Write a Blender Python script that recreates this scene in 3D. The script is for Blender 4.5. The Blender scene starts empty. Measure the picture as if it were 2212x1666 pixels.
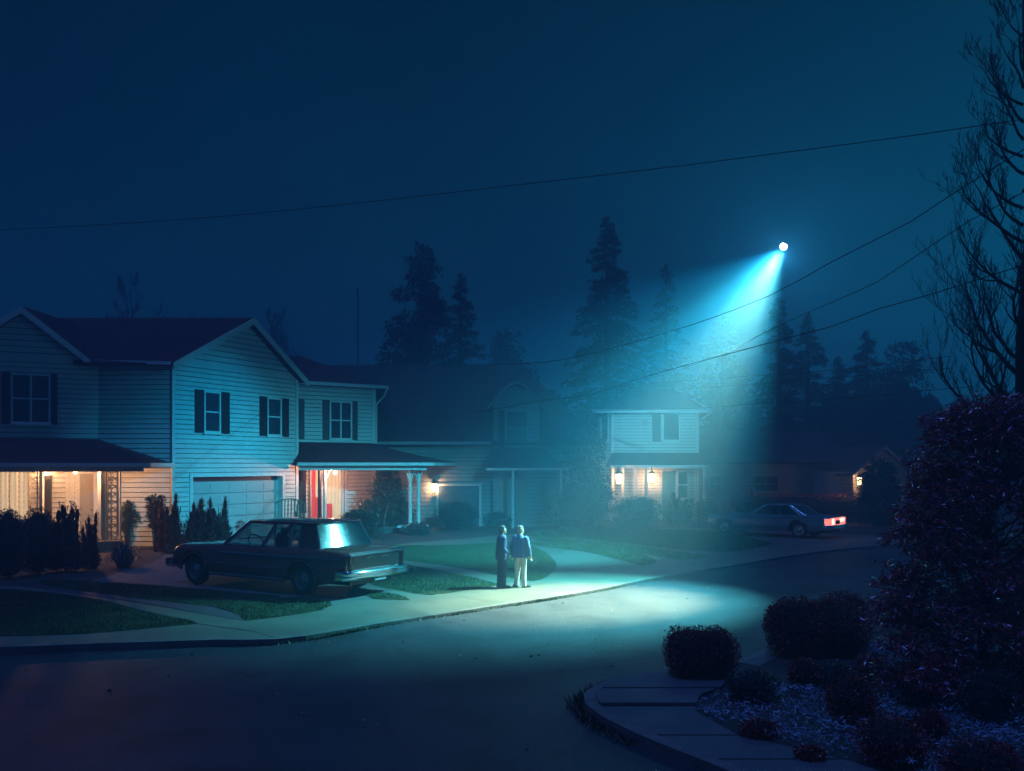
import bpy, math, random
import numpy as np
from mathutils import Vector, Matrix
random.seed(7)
SC = bpy.context.scene
COL = SC.collection
H = 3.3; F = 2000.0; CX = 1106.0; HY = 1005.0
sin, cos, pi = math.sin, math.cos, math.pi

def P(px, py, Y):
    return Vector(((px-CX)/F*Y, Y, H+(HY-py)/F*Y))
def G(px, py, z=0.0):
    Y = (H-z)*F/(py-HY)
    return Vector(((px-CX)/F*Y, Y, z))

# ---------------------------------------------------------------- materials
def new_mat(name):
    m = bpy.data.materials.new(name); m.use_nodes = True
    nt = m.node_tree
    return m, nt, nt.nodes['Principled BSDF']
def L(nt, a, b): nt.links.new(a, b)
def nd(nt, t, **kw):
    n = nt.nodes.new(t)
    for k, v in kw.items(): setattr(n, k, v)
    return n
def ramp(nt, fac, stops):
    r = nd(nt, 'ShaderNodeValToRGB')
    e = r.color_ramp.elements
    while len(e) < len(stops): e.new(0.5)
    for i, (p, c) in enumerate(stops):
        e[i].position = p; e[i].color = (c[0], c[1], c[2], 1)
    L(nt, fac, r.inputs['Fac'])
    return r
def mat(name, c1, c2=None, scale=8.0, rough=0.7, metal=0.0, bump=0.0, bscale=None, detail=5, coat=0, spec=0.5, island=None, stretch=None, bdist=0.02):
    m, nt, b = new_mat(name)
    b.inputs['Roughness'].default_value = rough
    b.inputs['Metallic'].default_value = metal
    b.inputs['Specular IOR Level'].default_value = spec
    b.inputs['Coat Weight'].default_value = coat
    tc = nd(nt, 'ShaderNodeTexCoord')
    src = tc.outputs['Object']
    if stretch:
        mp = nd(nt, 'ShaderNodeMapping'); mp.inputs['Scale'].default_value = stretch
        L(nt, src, mp.inputs['Vector']); src = mp.outputs['Vector']
    if island:
        g = nd(nt, 'ShaderNodeNewGeometry')
        r = ramp(nt, g.outputs['Random Per Island'], island)
        r.color_ramp.interpolation = 'LINEAR'
        L(nt, r.outputs['Color'], b.inputs['Base Color'])
    elif c2:
        n = nd(nt, 'ShaderNodeTexNoise'); n.inputs['Scale'].default_value = scale; n.inputs['Detail'].default_value = detail
        n.inputs['Roughness'].default_value = 0.65
        L(nt, src, n.inputs['Vector'])
        r = ramp(nt, n.outputs['Fac'], [(0.3, c1), (0.7, c2)])
        L(nt, r.outputs['Color'], b.inputs['Base Color'])
    else:
        b.inputs['Base Color'].default_value = (*c1, 1)
    if bump:
        n2 = nd(nt, 'ShaderNodeTexNoise'); n2.inputs['Scale'].default_value = bscale or scale*4; n2.inputs['Detail'].default_value = 6
        L(nt, src, n2.inputs['Vector'])
        bp = nd(nt, 'ShaderNodeBump'); bp.inputs['Strength'].default_value = bump; bp.inputs['Distance'].default_value = bdist
        L(nt, n2.outputs['Fac'], bp.inputs['Height']); L(nt, bp.outputs['Normal'], b.inputs['Normal'])
    return m
def emis(name, col, strength, transp=0.0):
    m, nt, b = new_mat(name)
    if transp:
        out = nt.nodes['Material Output']
        t = nd(nt, 'ShaderNodeBsdfTransparent'); e = nd(nt, 'ShaderNodeEmission'); a = nd(nt, 'ShaderNodeMixShader')
        e.inputs['Color'].default_value = (*col, 1); e.inputs['Strength'].default_value = strength
        a.inputs['Fac'].default_value = 1-transp
        L(nt, t.outputs[0], a.inputs[1]); L(nt, e.outputs[0], a.inputs[2]); L(nt, a.outputs[0], out.inputs['Surface'])
        nt.nodes.remove(b)
    else:
        b.inputs['Base Color'].default_value = (*col, 1)
        b.inputs['Emission Color'].default_value = (*col, 1); b.inputs['Emission Strength'].default_value = strength
    return m
def glassy(name, tint=(0.8, 0.85, 0.9), refl=0.12, rough=.05):
    m, nt, b = new_mat(name); out = nt.nodes['Material Output']
    t = nd(nt, 'ShaderNodeBsdfTransparent'); t.inputs['Color'].default_value = (*tint, 1)
    g = nd(nt, 'ShaderNodeBsdfGlossy'); g.inputs['Roughness'].default_value = rough
    x = nd(nt, 'ShaderNodeMixShader'); x.inputs['Fac'].default_value = refl
    L(nt, t.outputs[0], x.inputs[1]); L(nt, g.outputs[0], x.inputs[2]); L(nt, x.outputs[0], out.inputs['Surface'])
    nt.nodes.remove(b); return m
def shingle_mat(name, c1, c2, angle=0.0):
    m, nt, b = new_mat(name)
    b.inputs['Roughness'].default_value = 0.85
    tc = nd(nt, 'ShaderNodeTexCoord')
    sep = nd(nt, 'ShaderNodeSeparateXYZ'); L(nt, tc.outputs['Object'], sep.inputs[0])
    mp = nd(nt, 'ShaderNodeCombineXYZ')
    L(nt, sep.outputs['X'], mp.inputs['X']); L(nt, sep.outputs['Z'], mp.inputs['Y'])
    br = nd(nt, 'ShaderNodeTexBrick'); br.inputs['Scale'].default_value = 1.0
    br.inputs['Brick Width'].default_value = 0.33; br.inputs['Row Height'].default_value = 0.1
    br.inputs['Mortar Size'].default_value = 0.008
    br.inputs['Color1'].default_value = (*c1, 1); br.inputs['Color2'].default_value = (*c2, 1)
    br.inputs['Mortar'].default_value = (c1[0]*.4, c1[1]*.4, c1[2]*.4, 1)
    L(nt, mp.outputs[0], br.inputs['Vector'])
    n = nd(nt, 'ShaderNodeTexNoise'); n.inputs['Scale'].default_value = 1.3; n.inputs['Detail'].default_value = 8
    L(nt, tc.outputs['Object'], n.inputs['Vector'])
    r = ramp(nt, n.outputs['Fac'], [(0.3, (.6, .6, .6)), (0.7, (1.2, 1.15, 1.1))])
    mx = nd(nt, 'ShaderNodeMix', data_type='RGBA', blend_type='MULTIPLY'); mx.inputs['Factor'].default_value = 1
    L(nt, br.outputs['Color'], mx.inputs[6]); L(nt, r.outputs['Color'], mx.inputs[7])
    L(nt, mx.outputs[2], b.inputs['Base Color'])
    bp = nd(nt, 'ShaderNodeBump'); bp.inputs['Strength'].default_value = 0.8; bp.inputs['Distance'].default_value = 0.02
    L(nt, br.outputs['Fac'], bp.inputs['Height']); bp.invert = True
    L(nt, bp.outputs['Normal'], b.inputs['Normal'])
    return m

M = {}
M['siding'] = mat('siding_paint', (.56, .58, .58), (.68, .69, .66), 1.2, rough=.55, bump=.1, bscale=30)
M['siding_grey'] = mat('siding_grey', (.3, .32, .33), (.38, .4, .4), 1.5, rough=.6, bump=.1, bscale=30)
M['groove_shade'] = mat('siding_lap_shade', (.16, .17, .18), rough=.8)  # shade between the boards painted as a darker colour
M['trim'] = mat('white_trim', (.62, .63, .62), (.74, .74, .72), 6, rough=.45)
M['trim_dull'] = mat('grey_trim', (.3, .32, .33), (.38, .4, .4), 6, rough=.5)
M['roof'] = shingle_mat('roof_shingle', (.07, .014, .012), (.1, .02, .017))
M['roof2'] = shingle_mat('roof_shingle_far', (.045, .028, .028), (.065, .045, .042))
M['shutter'] = mat('shutter_paint', (.02, .018, .022), (.03, .026, .03), 5, rough=.5)
M['pane'] = mat('window_glass', (.02, .03, .04), (.03, .05, .07), 2, rough=.06, spec=.9)
M['glass'] = glassy('thin_glass')
M['asphalt'] = None
M['concrete'] = mat('concrete', (.1, .1, .075), (.165, .155, .11), .9, rough=.75, bump=.4, bscale=60, detail=10)
M['concrete_dark'] = mat('old_concrete', (.085, .09, .09), (.14, .14, .13), 1.1, rough=.8, bump=.4, bscale=50, detail=9)
M['tar'] = mat('tar_strip', (.05, .052, .06), (.08, .08, .085), 3, rough=.8, bump=.4, bscale=70)
M['kerb'] = mat('kerb_stone', (.10, .095, .09), (.2, .19, .17), 2, rough=.85, bump=.5, bscale=30)
M['soil'] = mat('mulch_soil', (.03, .022, .018), (.07, .055, .04), 2.5, rough=.95, bump=1, bscale=25)
M['lawn'] = mat('lawn_turf', (.02, .04, .01), (.045, .07, .02), 1.8, rough=.95, bump=1, bscale=60)
M['blade'] = mat('grass_blade', (.06, .1, .03), rough=.6, island=[(0, (.02, .045, .012)), (.5, (.04, .085, .02)), (1, (.12, .13, .045))])
M['bark'] = mat('bark', (.03, .022, .018), (.06, .045, .035), 6, rough=.95, bump=.8, bscale=20)
M['conifer'] = mat('conifer_needles', (.03, .05, .03), rough=.8, island=[(0, (.018, .035, .02)), (1, (.05, .075, .04))])
M['leaf_dark'] = mat('dark_leaf', (.03, .05, .03), rough=.4, island=[(0, (.015, .025, .02)), (.6, (.03, .05, .035)), (1, (.09, .13, .1))])
M['leaf_blue'] = mat('blue_leaf', (.03, .05, .05), rough=.4, island=[(0, (.012, .03, .035)), (.6, (.03, .06, .07)), (1, (.08, .14, .15))])
M['leaf_box'] = mat('box_leaf', (.04, .03, .03), rough=.4, island=[(0, (.16, .014, .012)), (.6, (.32, .025, .022)), (1, (.42, .09, .08))])
M['leaf_purple'] = mat('burgundy_leaf_glints', (.1, .03, .05), rough=.3, spec=.8, island=[(0, (.22, .012, .015)), (.6, (.5, .03, .04)), (.84, (.5, .07, .12)), (.93, (.32, .14, .34)), (1, (.85, .75, .95))])  # palest lilac leaves paint glints and blue gaps into the crown
M['frost'] = mat('silver_groundcover', (.3, .4, .8), rough=.45, island=[(0, (.08, .11, .16)), (.5, (.32, .42, .55)), (.85, (.55, .64, .76)), (1, (.85, .88, .95))])
M['straw'] = mat('straw_grass', (.4, .33, .18), rough=.7, island=[(0, (.2, .15, .07)), (1, (.55, .46, .26))])
M['chrome'] = mat('chrome', (.78, .8, .82), rough=.12, metal=1)
M['carpaint'] = mat('brown_car_paint', (.19, .065, .045), (.22, .08, .055), 2, rough=.25, coat=.8, spec=.6)
M['carpaint2'] = mat('blue_car_paint', (.08, .13, .18), (.1, .16, .21), 2, rough=.25, coat=.8, spec=.6)
M['vinyl'] = mat('vinyl_roof', (.1, .06, .045), (.13, .08, .06), 20, rough=.6, bump=.3, bscale=120)
M['carglass'] = glassy('car_glass', (.5, .55, .58), .14)
M['rear_glass'] = glassy('rear_glass', (.7, .85, .95), .3, .14)
M['seat'] = mat('pale_seat_cloth', (.45, .47, .48), (.55, .56, .56), 8, rough=.7)
M['interior'] = mat('dark_interior', (.02, .02, .022), rough=.8)
M['rubber'] = mat('tyre_rubber', (.015, .015, .016), (.025, .025, .026), 20, rough=.9)
M['hub'] = mat('hubcap_metal', (.35, .36, .38), rough=.3, metal=.9)
M['black'] = mat('black_plastic', (.012, .012, .013), rough=.4)
M['red_lens'] = mat('red_lens', (.3, .01, .01), rough=.15)
M['dark_lens'] = mat('dark_tail_lens', (.04, .004, .004), rough=.15)
M['amber'] = mat('amber_lens', (.6, .2, .03), rough=.2)
M['tail_lit'] = emis('lit_tail_lens', (1, .22, .17), 1.9)
M['tail_white'] = emis('lit_reverse_lens', (1, .78, .66), 2.2)
M['plate'] = mat('plate_metal', (.3, .34, .38), rough=.4)
M['iron'] = mat('iron_paint', (.55, .5, .42), rough=.5)
M['iron_dark'] = mat('dark_iron', (.02, .02, .022), rough=.5)
M['wire'] = mat('cable_rubber', (.03, .012, .012), rough=.8)
M['curtain'] = emis('warm_drape_glow', (1, .74, .44), .8)  # drapes glow by emission, standing in for lamplight indoors
M['curtain_red'] = emis('red_drape_glow', (1, .09, .08), .6)
M['curtain_cream'] = emis('cream_drape_glow', (1, .72, .42), .85)
M['lampglass'] = emis('lamp_glass', (1, .66, .34), 9, transp=.35)
M['door'] = mat('door_paint', (.35, .28, .22), (.42, .34, .28), 3, rough=.5)
M['screen'] = mat('screen_mesh', (.42, .36, .28), rough=.6)
M['garage'] = mat('garage_paint', (.36, .39, .39), (.45, .47, .46), 1.5, rough=.5)
M['skin'] = mat('skin', (.5, .33, .25), (.56, .38, .29), 8, rough=.5)
M['navy'] = mat('navy_cloth', (.018, .04, .11), (.035, .065, .16), 10, rough=.75, bump=.4, bscale=25, stretch=(1, 1, .12))
M['denim'] = mat('blue_cloth', (.05, .13, .27), (.09, .2, .38), 10, rough=.6, bump=.5, bscale=25, stretch=(1, 1, .12))
M['navy_trouser'] = mat('dark_trouser_cloth', (.015, .03, .09), (.03, .045, .12), 8, rough=.8)
M['cream'] = mat('cream_cloth', (.5, .51, .49), (.62, .62, .59), 8, rough=.8)
M['shoe'] = mat('black_leather', (.01, .01, .012), rough=.35)
M['hair'] = mat('grey_hair', (.07, .065, .06), (.13, .12, .11), 30, rough=.6)
M['hair_light'] = mat('fair_hair', (.26, .24, .2), (.36, .33, .28), 30, rough=.6)
M['wood'] = mat('weathered_wood', (.16, .12, .09), (.26, .2, .15), 8, rough=.8)
M['pot'] = mat('terracotta', (.25, .1, .06), rough=.8)
M['white_shade'] = mat('white_metal', (.6, .6, .6), rough=.4)

# asphalt
def asphalt():
    m, nt, b = new_mat('asphalt')
    b.inputs['Roughness'].default_value = .62
    b.inputs['Specular IOR Level'].default_value = .5
    tc = nd(nt, 'ShaderNodeTexCoord')
    n1 = nd(nt, 'ShaderNodeTexNoise'); n1.inputs['Scale'].default_value = .35; n1.inputs['Detail'].default_value = 8; n1.inputs['Roughness'].default_value = .6
    n2 = nd(nt, 'ShaderNodeTexNoise'); n2.inputs['Scale'].default_value = 40; n2.inputs['Detail'].default_value = 5
    L(nt, tc.outputs['Object'], n1.inputs['Vector']); L(nt, tc.outputs['Object'], n2.inputs['Vector'])
    r1 = ramp(nt, n1.outputs['Fac'], [(.3, (.026, .031, .038)), (.7, (.05, .058, .066))])
    r2 = ramp(nt, n2.outputs['Fac'], [(.32, (.5, .5, .5)), (.68, (1.45, 1.45, 1.45))])
    mx = nd(nt, 'ShaderNodeMix', data_type='RGBA', blend_type='MULTIPLY'); mx.inputs['Factor'].default_value = 1
    L(nt, r1.outputs['Color'], mx.inputs[6]); L(nt, r2.outputs['Color'], mx.inputs[7])
    # hairline cracks: warped cell borders, only in some places
    w = nd(nt, 'ShaderNodeTexNoise'); w.inputs['Scale'].default_value = 1.1; w.inputs['Detail'].default_value = 6; L(nt, tc.outputs['Object'], w.inputs['Vector'])
    wm = nd(nt, 'ShaderNodeMix', data_type='RGBA', blend_type='ADD'); wm.inputs['Factor'].default_value = .9
    L(nt, tc.outputs['Object'], wm.inputs[6]); L(nt, w.outputs['Color'], wm.inputs[7])
    vo = nd(nt, 'ShaderNodeTexVoronoi', feature='DISTANCE_TO_EDGE'); vo.inputs['Scale'].default_value = .28; L(nt, wm.outputs[2], vo.inputs['Vector'])
    cr = ramp(nt, vo.outputs['Distance'], [(0, (.4, .4, .4)), (.01, (1, 1, 1))])
    m2 = nd(nt, 'ShaderNodeMix', data_type='RGBA', blend_type='MULTIPLY'); m2.inputs['Factor'].default_value = 1
    L(nt, mx.outputs[2], m2.inputs[6]); L(nt, cr.outputs['Color'], m2.inputs[7])
    # old repair patches and stains
    v2 = nd(nt, 'ShaderNodeTexNoise'); v2.inputs['Scale'].default_value = .8; v2.inputs['Detail'].default_value = 3; L(nt, tc.outputs['Object'], v2.inputs['Vector'])
    st = ramp(nt, v2.outputs['Fac'], [(.38, (.45, .45, .48)), (.46, (1, 1, 1))])
    m3 = nd(nt, 'ShaderNodeMix', data_type='RGBA', blend_type='MULTIPLY'); m3.inputs['Factor'].default_value = .8
    L(nt, m2.outputs[2], m3.inputs[6]); L(nt, st.outputs['Color'], m3.inputs[7])
    L(nt, m3.outputs[2], b.inputs['Base Color'])
    bp = nd(nt, 'ShaderNodeBump'); bp.inputs['Strength'].default_value = 1; bp.inputs['Distance'].default_value = .02
    L(nt, n2.outputs['Fac'], bp.inputs['Height']); L(nt, bp.outputs['Normal'], b.inputs['Normal'])
    return m
M['asphalt'] = asphalt()

# ---------------------------------------------------------------- mesh helpers
def link(name, me, m, parent=None, org=None, smooth=False):
    if m is not None:
        for x in (m if isinstance(m, (list, tuple)) else [m]): me.materials.append(x)
    o = bpy.data.objects.new(name, me); COL.objects.link(o)
    if parent is not None: o.parent = parent
    if smooth:
        me.polygons.foreach_set('use_smooth', [True]*len(me.polygons))
    return o
class MB:
    def __init__(s): s.v = []; s.f = []; s.mi = []
    def add(s, vs, fs, mi=0):
        n = len(s.v); s.v += [Vector(v) for v in vs]
        for f in fs: s.f.append([i+n for i in f]); s.mi.append(mi)
    def quad(s, a, b, c, d, mi=0): s.add([a, b, c, d], [(0, 1, 2, 3)], mi)
    def hexa(s, b4, t4, mi=0):
        s.add(list(b4)+list(t4), [(3, 2, 1, 0), (4, 5, 6, 7), (0, 1, 5, 4), (1, 2, 6, 5), (2, 3, 7, 6), (3, 0, 4, 7)], mi)
    def box(s, c, d, mi=0, rot=None):
        x, y, z = d[0]/2, d[1]/2, d[2]/2
        vs = [Vector(q) for q in [(-x, -y, -z), (x, -y, -z), (x, y, -z), (-x, y, -z), (-x, -y, z), (x, -y, z), (x, y, z), (-x, y, z)]]
        if rot is not None: vs = [rot @ q for q in vs]
        c = Vector(c); vs = [q+c for q in vs]
        s.hexa(vs[:4], vs[4:], mi)
    def bar(s, p, q, w, h, up=(0, 0, 1), mi=0):
        p, q = Vector(p), Vector(q); d = (q-p).normalized(); up = Vector(up)
        r = d.cross(up)
        if r.length < 1e-4: r = d.cross(Vector((1, 0, 0)))
        r.normalize(); u = r.cross(d).normalized()
        a = [p-r*w/2-u*h/2, p+r*w/2-u*h/2, q+r*w/2-u*h/2, q-r*w/2-u*h/2]
        s.hexa(a, [x+u*h for x in a], mi)
    def tube(s, pts, rad, n=8, mi=0, cap=True):
        pts = [Vector(p) for p in pts]
        if not hasattr(rad, '__len__'): rad = [rad]*len(pts)
        base = len(s.v); prev = None
        for i, p in enumerate(pts):
            d = (pts[min(i+1, len(pts)-1)]-pts[max(i-1, 0)])
            if d.length < 1e-9: d = Vector((0, 0, 1))
            d.normalize()
            if prev is None: u = d.cross(Vector((0, 0, 1)) if abs(d.z) < .9 else Vector((1, 0, 0))).normalized()
            else:
                u = prev-d*prev.dot(d); u.normalize()
            prev = u; w = d.cross(u)
            r = rad[i]
            ru, rw = (r if hasattr(r, '__len__') else (r, r))
            for k in range(n):
                a = 2*pi*k/n; s.v.append(p+u*cos(a)*ru+w*sin(a)*rw)
        for i in range(len(pts)-1):
            for k in range(n):
                k2 = (k+1) % n
                s.f.append([base+i*n+k, base+i*n+k2, base+(i+1)*n+k2, base+(i+1)*n+k]); s.mi.append(mi)
        if cap:
            s.f.append([base+k for k in range(n)][::-1]); s.mi.append(mi)
            e = base+(len(pts)-1)*n
            s.f.append([e+k for k in range(n)]); s.mi.append(mi)
    def ell(s, c, r, nu=12, nv=8, rot=None, mi=0):
        c = Vector(c); base = len(s.v)
        for j in range(1, nv):
            t = pi*j/nv
            for k in range(nu):
                a = 2*pi*k/nu
                q = Vector((r[0]*sin(t)*cos(a), r[1]*sin(t)*sin(a), r[2]*cos(t)))
                if rot is not None: q = rot @ q
                s.v.append(c+q)
        top = Vector((0, 0, r[2])); bot = Vector((0, 0, -r[2]))
        if rot is not None: top = rot @ top; bot = rot @ bot
        s.v.append(c+top); s.v.append(c+bot); T = base+(nv-1)*nu
        for j in range(nv-2):
            for k in range(nu):
                k2 = (k+1) % nu
                s.f.append([base+j*nu+k, base+(j+1)*nu+k, base+(j+1)*nu+k2, base+j*nu+k2]); s.mi.append(mi)
        for k in range(nu):
            k2 = (k+1) % nu
            s.f.append([T, base+k, base+k2]); s.mi.append(mi)
            s.f.append([T+1, base+(nv-2)*nu+k2, base+(nv-2)*nu+k]); s.mi.append(mi)
    def lathe(s, c, prof, n=14, mi=0):
        c = Vector(c); s.tube([c+Vector((0, 0, z)) for r, z in prof], [r for r, z in prof], n, mi)
    def prism(s, pts, th, mi=0):
        pts = [Vector(p) for p in pts]; n = len(pts); low = [p-Vector((0, 0, th)) for p in pts]
        s.add(pts+low, [list(range(n)), list(range(2*n-1, n-1, -1))]+[(i, i+n, (i+1) % n+n, (i+1) % n) for i in range(n)], mi)
    def build(s, name, m, parent=None, org=None, smooth=False):
        o = Vector(org) if org is not None else (Vector(parent['o_']) if parent is not None and 'o_' in parent else Vector((0, 0, 0)))
        me = bpy.data.meshes.new(name)
        me.from_pydata([tuple(v-o) for v in s.v], [], s.f)
        if isinstance(m, (list, tuple)) and len(m) > 1: me.polygons.foreach_set('material_index', s.mi)
        me.update()
        ob = link(name, me, m, parent, smooth=smooth)
        if parent is not None:
            ob['o_'] = list(o)
        elif org is not None: ob.location = o
        return ob
TEMP = []
def thing(name, loc, label, cat, group=None, rz=0):
    o = bpy.data.objects.new(name, None); COL.objects.link(o)
    o.location = loc; o.rotation_euler = (0, 0, rz); o.empty_display_size = .3
    o['label'] = label; o['category'] = cat
    if group: o['group'] = group
    o['o_'] = list(Vector(loc)) if rz == 0 else [0, 0, 0]
    return o
def tag(o, label, cat, group=None, kind=None):
    o['label'] = label; o['category'] = cat
    if group: o['group'] = group
    if kind: o['kind'] = kind
    return o
def struct(o, kind='structure'):
    o['kind'] = kind; return o
def poly_mesh(name, tris_v, m, parent=None, org=(0, 0, 0), loc=None, k=3):
    """tris_v: numpy (n*k,3): n separate faces of k vertices"""
    v = np.asarray(tris_v, dtype=np.float32)-np.asarray(org, dtype=np.float32)
    n = len(v)//k
    me = bpy.data.meshes.new(name)
    me.vertices.add(len(v)); me.vertices.foreach_set('co', v.ravel())
    me.loops.add(n*k); me.loops.foreach_set('vertex_index', np.arange(n*k, dtype=np.int32))
    me.polygons.add(n); me.polygons.foreach_set('loop_start', np.arange(0, n*k, k, dtype=np.int32))
    try: me.polygons.foreach_set('loop_total', np.full(n, k, dtype=np.int32))
    except Exception: pass
    me.update(calc_edges=True)
    o = link(name, me, m, parent)
    if loc is not None: o.location = loc
    elif parent is None: o.location = org
    return o
RN = np.random.default_rng(11)
def rnd_unit(n):
    v = RN.normal(size=(n, 3)); return v/np.linalg.norm(v, axis=1)[:, None]
def leaves(c, l, w, dirs=None, rnd=1.0):
    """quads (diamond leaves) at centres c, length l, width w"""
    n = len(c); d = rnd_unit(n)
    if dirs is not None:
        d = dirs+rnd*d; d /= np.linalg.norm(d, axis=1)[:, None]
    s = np.cross(d, rnd_unit(n)); s /= np.linalg.norm(s, axis=1)[:, None]+1e-9
    ll = l*RN.uniform(.6, 1.3, (n, 1)); ww = w*RN.uniform(.6, 1.3, (n, 1))
    q = np.stack([c-d*ll/2, c+s*ww/2, c+d*ll/2, c-s*ww/2], 1)
    return q.reshape(-1, 3)
def shell_pts(n, blobs, thick=.3):
    """points in the outer shells of ellipsoid blobs [(c, r)]"""
    w = np.array([b[1][0]*b[1][1]+b[1][1]*b[1][2]+b[1][0]*b[1][2] for b in blobs]); w = w/w.sum()
    out = []; dr = []
    for b, k in zip(blobs, (w*n).astype(int)):
        u = rnd_unit(k); r = 1-thick*RN.random((k, 1))**1.5
        out.append(np.array(b[0])+u*r*np.array(b[1])); dr.append(u)
    return np.concatenate(out), np.concatenate(dr)
APEXY = 27.0; TARGET = (1.8, 23.0, 0); TARGET2 = (1.1, 23.4, 0)
SKYTINT = (.002, .29, .5, 1); SKYSTR = .048; SKYROT = 50; SKYGAM = 1.6; MOON = 1.25
MOONC = (.09, .2, 1); MOOND = (-.25, -.35, 1.7)
BEAM_E = 48000; BEAM_C = (1, .88, .42); BEAM_A = 34; BEAM_B = 1
HALO_E = 60000; HALO_C = (.1, .7, .8); HALO_A = 55; HALO_B = 1
SPILL_E = 480; SPILL_C = (.1, .6, 1)
SIDE_E = 27000; SIDE_C = (0, .55, 1); SIDE_A = 24
REAR_E = 34000; REAR_C = (.2, .8, 1); REAR_A = 18
WIDE_E = 60000; WIDE_C = (.06, .62, .8); WIDE_A = 60
HAZE_D = .010; HAZE_C = (.32, .72, .95, 1); HAZE_G = .35
E_LAN = 200; E_B1 = 1300; E_B2 = 800; E_L2 = 350; E_L3 = 350
CAR_S = 1.2; CAR_LOC = (-6.2, 25.14, 0.01); CAR_RZ = math.pi-.56
CAR2_S = 1.08; CAR2_LOC = (12.3, 43.4, 0.01); CAR2_RZ = 2.45
PS = .965
# ---------------------------------------------------------------- camera, world, lights
cam = bpy.data.cameras.new('camera'); camo = bpy.data.objects.new('camera', cam); COL.objects.link(camo)
cam.sensor_width = 36; cam.lens = 36*F/2212; cam.shift_y = (HY-833)/2212
cam.clip_start = .1; cam.clip_end = 2000
camo.location = (0, 0, H); camo.rotation_euler = (pi/2, 0, 0)
SC.camera = camo
SC.view_settings.view_transform = 'Standard'; SC.view_settings.look = 'None'
SC.view_settings.exposure = 0; SC.view_settings.gamma = 1
SC.render.engine = 'CYCLES'
SC.cycles.use_denoising = True
SC.cycles.volume_bounces = 0; SC.cycles.max_bounces = 5; SC.cycles.diffuse_bounces = 2; SC.cycles.transparent_max_bounces = 12
SC.cycles.caustics_reflective = False; SC.cycles.caustics_refractive = False
SC.cycles.sample_clamp_indirect = 3

W = bpy.data.worlds.new('World'); SC.world = W; W.use_nodes = True
wn = W.node_tree; bg = wn.nodes['Background']
sky = wn.nodes.new('ShaderNodeTexSky'); sky.sky_type = 'NISHITA'; sky.sun_disc = False
sky.sun_elevation = math.radians(3); sky.sun_rotation = math.radians(SKYROT)
mul = wn.nodes.new('ShaderNodeMix'); mul.data_type = 'RGBA'; mul.blend_type = 'MULTIPLY'; mul.inputs['Factor'].default_value = 1
bw = wn.nodes.new('ShaderNodeRGBToBW')
wn.links.new(sky.outputs[0], bw.inputs[0])
gm = wn.nodes.new('ShaderNodeMath'); gm.operation = 'POWER'; gm.inputs[1].default_value = SKYGAM
wn.links.new(bw.outputs[0], gm.inputs[0]); wn.links.new(gm.outputs[0], mul.inputs[6]); mul.inputs[7].default_value = SKYTINT
tcw = wn.nodes.new('ShaderNodeTexCoord'); nzw = wn.nodes.new('ShaderNodeTexNoise'); nzw.inputs['Scale'].default_value = 2.2; nzw.inputs['Detail'].default_value = 7; nzw.inputs['Roughness'].default_value = .6
mrw = wn.nodes.new('ShaderNodeMapRange'); mrw.inputs['From Min'].default_value = .3; mrw.inputs['From Max'].default_value = .7; mrw.inputs['To Min'].default_value = .72; mrw.inputs['To Max'].default_value = 1.25
mlw = wn.nodes.new('ShaderNodeMix'); mlw.data_type = 'RGBA'; mlw.blend_type = 'MULTIPLY'; mlw.inputs['Factor'].default_value = 1
wn.links.new(tcw.outputs['Generated'], nzw.inputs['Vector']); wn.links.new(nzw.outputs['Fac'], mrw.inputs['Value']); wn.links.new(mrw.outputs['Result'], mlw.inputs[7])
wn.links.new(mul.outputs[2], mlw.inputs[6]); wn.links.new(mlw.outputs[2], bg.inputs['Color']); bg.inputs['Strength'].default_value = SKYSTR

def lamp(name, kind, loc, energy, color, size=.1, parent=None, target=None, **kw):
    l = bpy.data.lights.new(name, kind); l.energy = energy; l.color = color
    if kind in ('POINT', 'SPOT'): l.shadow_soft_size = size
    for k, v in kw.items(): setattr(l, k, v)
    o = bpy.data.objects.new(name, l); COL.objects.link(o)
    org = Vector(parent['o_']) if parent is not None else Vector((0, 0, 0))
    o.location = Vector(loc)-org
    if parent is not None: o.parent = parent
    if target is not None:
        o.rotation_euler = (Vector(target)-Vector(loc)).to_track_quat('-Z', 'Y').to_euler()
    return o
moon = lamp('moon_light', 'SUN', (0, 0, 40), MOON, MOONC, angle=math.radians(8))
moon.rotation_euler = (Vector((0, 0, 0))-Vector(MOOND)).to_track_quat('-Z', 'Y').to_euler()

# hovering light with a housing: a searchlight hanging in the air
APEX = P(1693, 532, APEXY)
TGT = Vector(TARGET)
ax = (TGT-APEX).normalized()
sl = thing('hovering_searchlight', APEX, 'small blazing searchlight hovering high above the street, throwing a teal beam', 'searchlight')
mb = MB(); mb.tube([APEX-ax*.13, APEX-ax*.12, APEX-ax*.05, APEX-ax*.02], [.03, .06, .098, .104], 16); mb.build('housing', M['iron_dark'], sl, smooth=True)
mb = MB(); mb.ell(APEX+ax*.01, (.1, .1, .1), 16, 10)
mb.build('lens', emis('searchlight_lens', (1, .98, .86), 40), sl, smooth=True)
s1 = lamp('beam_light', 'SPOT', APEX+ax*.16, BEAM_E, BEAM_C, .13, sl, TGT, spot_size=math.radians(BEAM_A), spot_blend=BEAM_B)
s1b = lamp('halo_light', 'SPOT', APEX+ax*.16, HALO_E, HALO_C, .13, sl, Vector(TARGET2), spot_size=math.radians(HALO_A), spot_blend=HALO_B)
s4 = lamp('pale_house_fill_light', 'SPOT', APEX+ax*.13, REAR_E, REAR_C, .05, sl, P(1405, 950, 56), spot_size=math.radians(REAR_A), spot_blend=1)  # extra spot added to brighten the pale house
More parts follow.
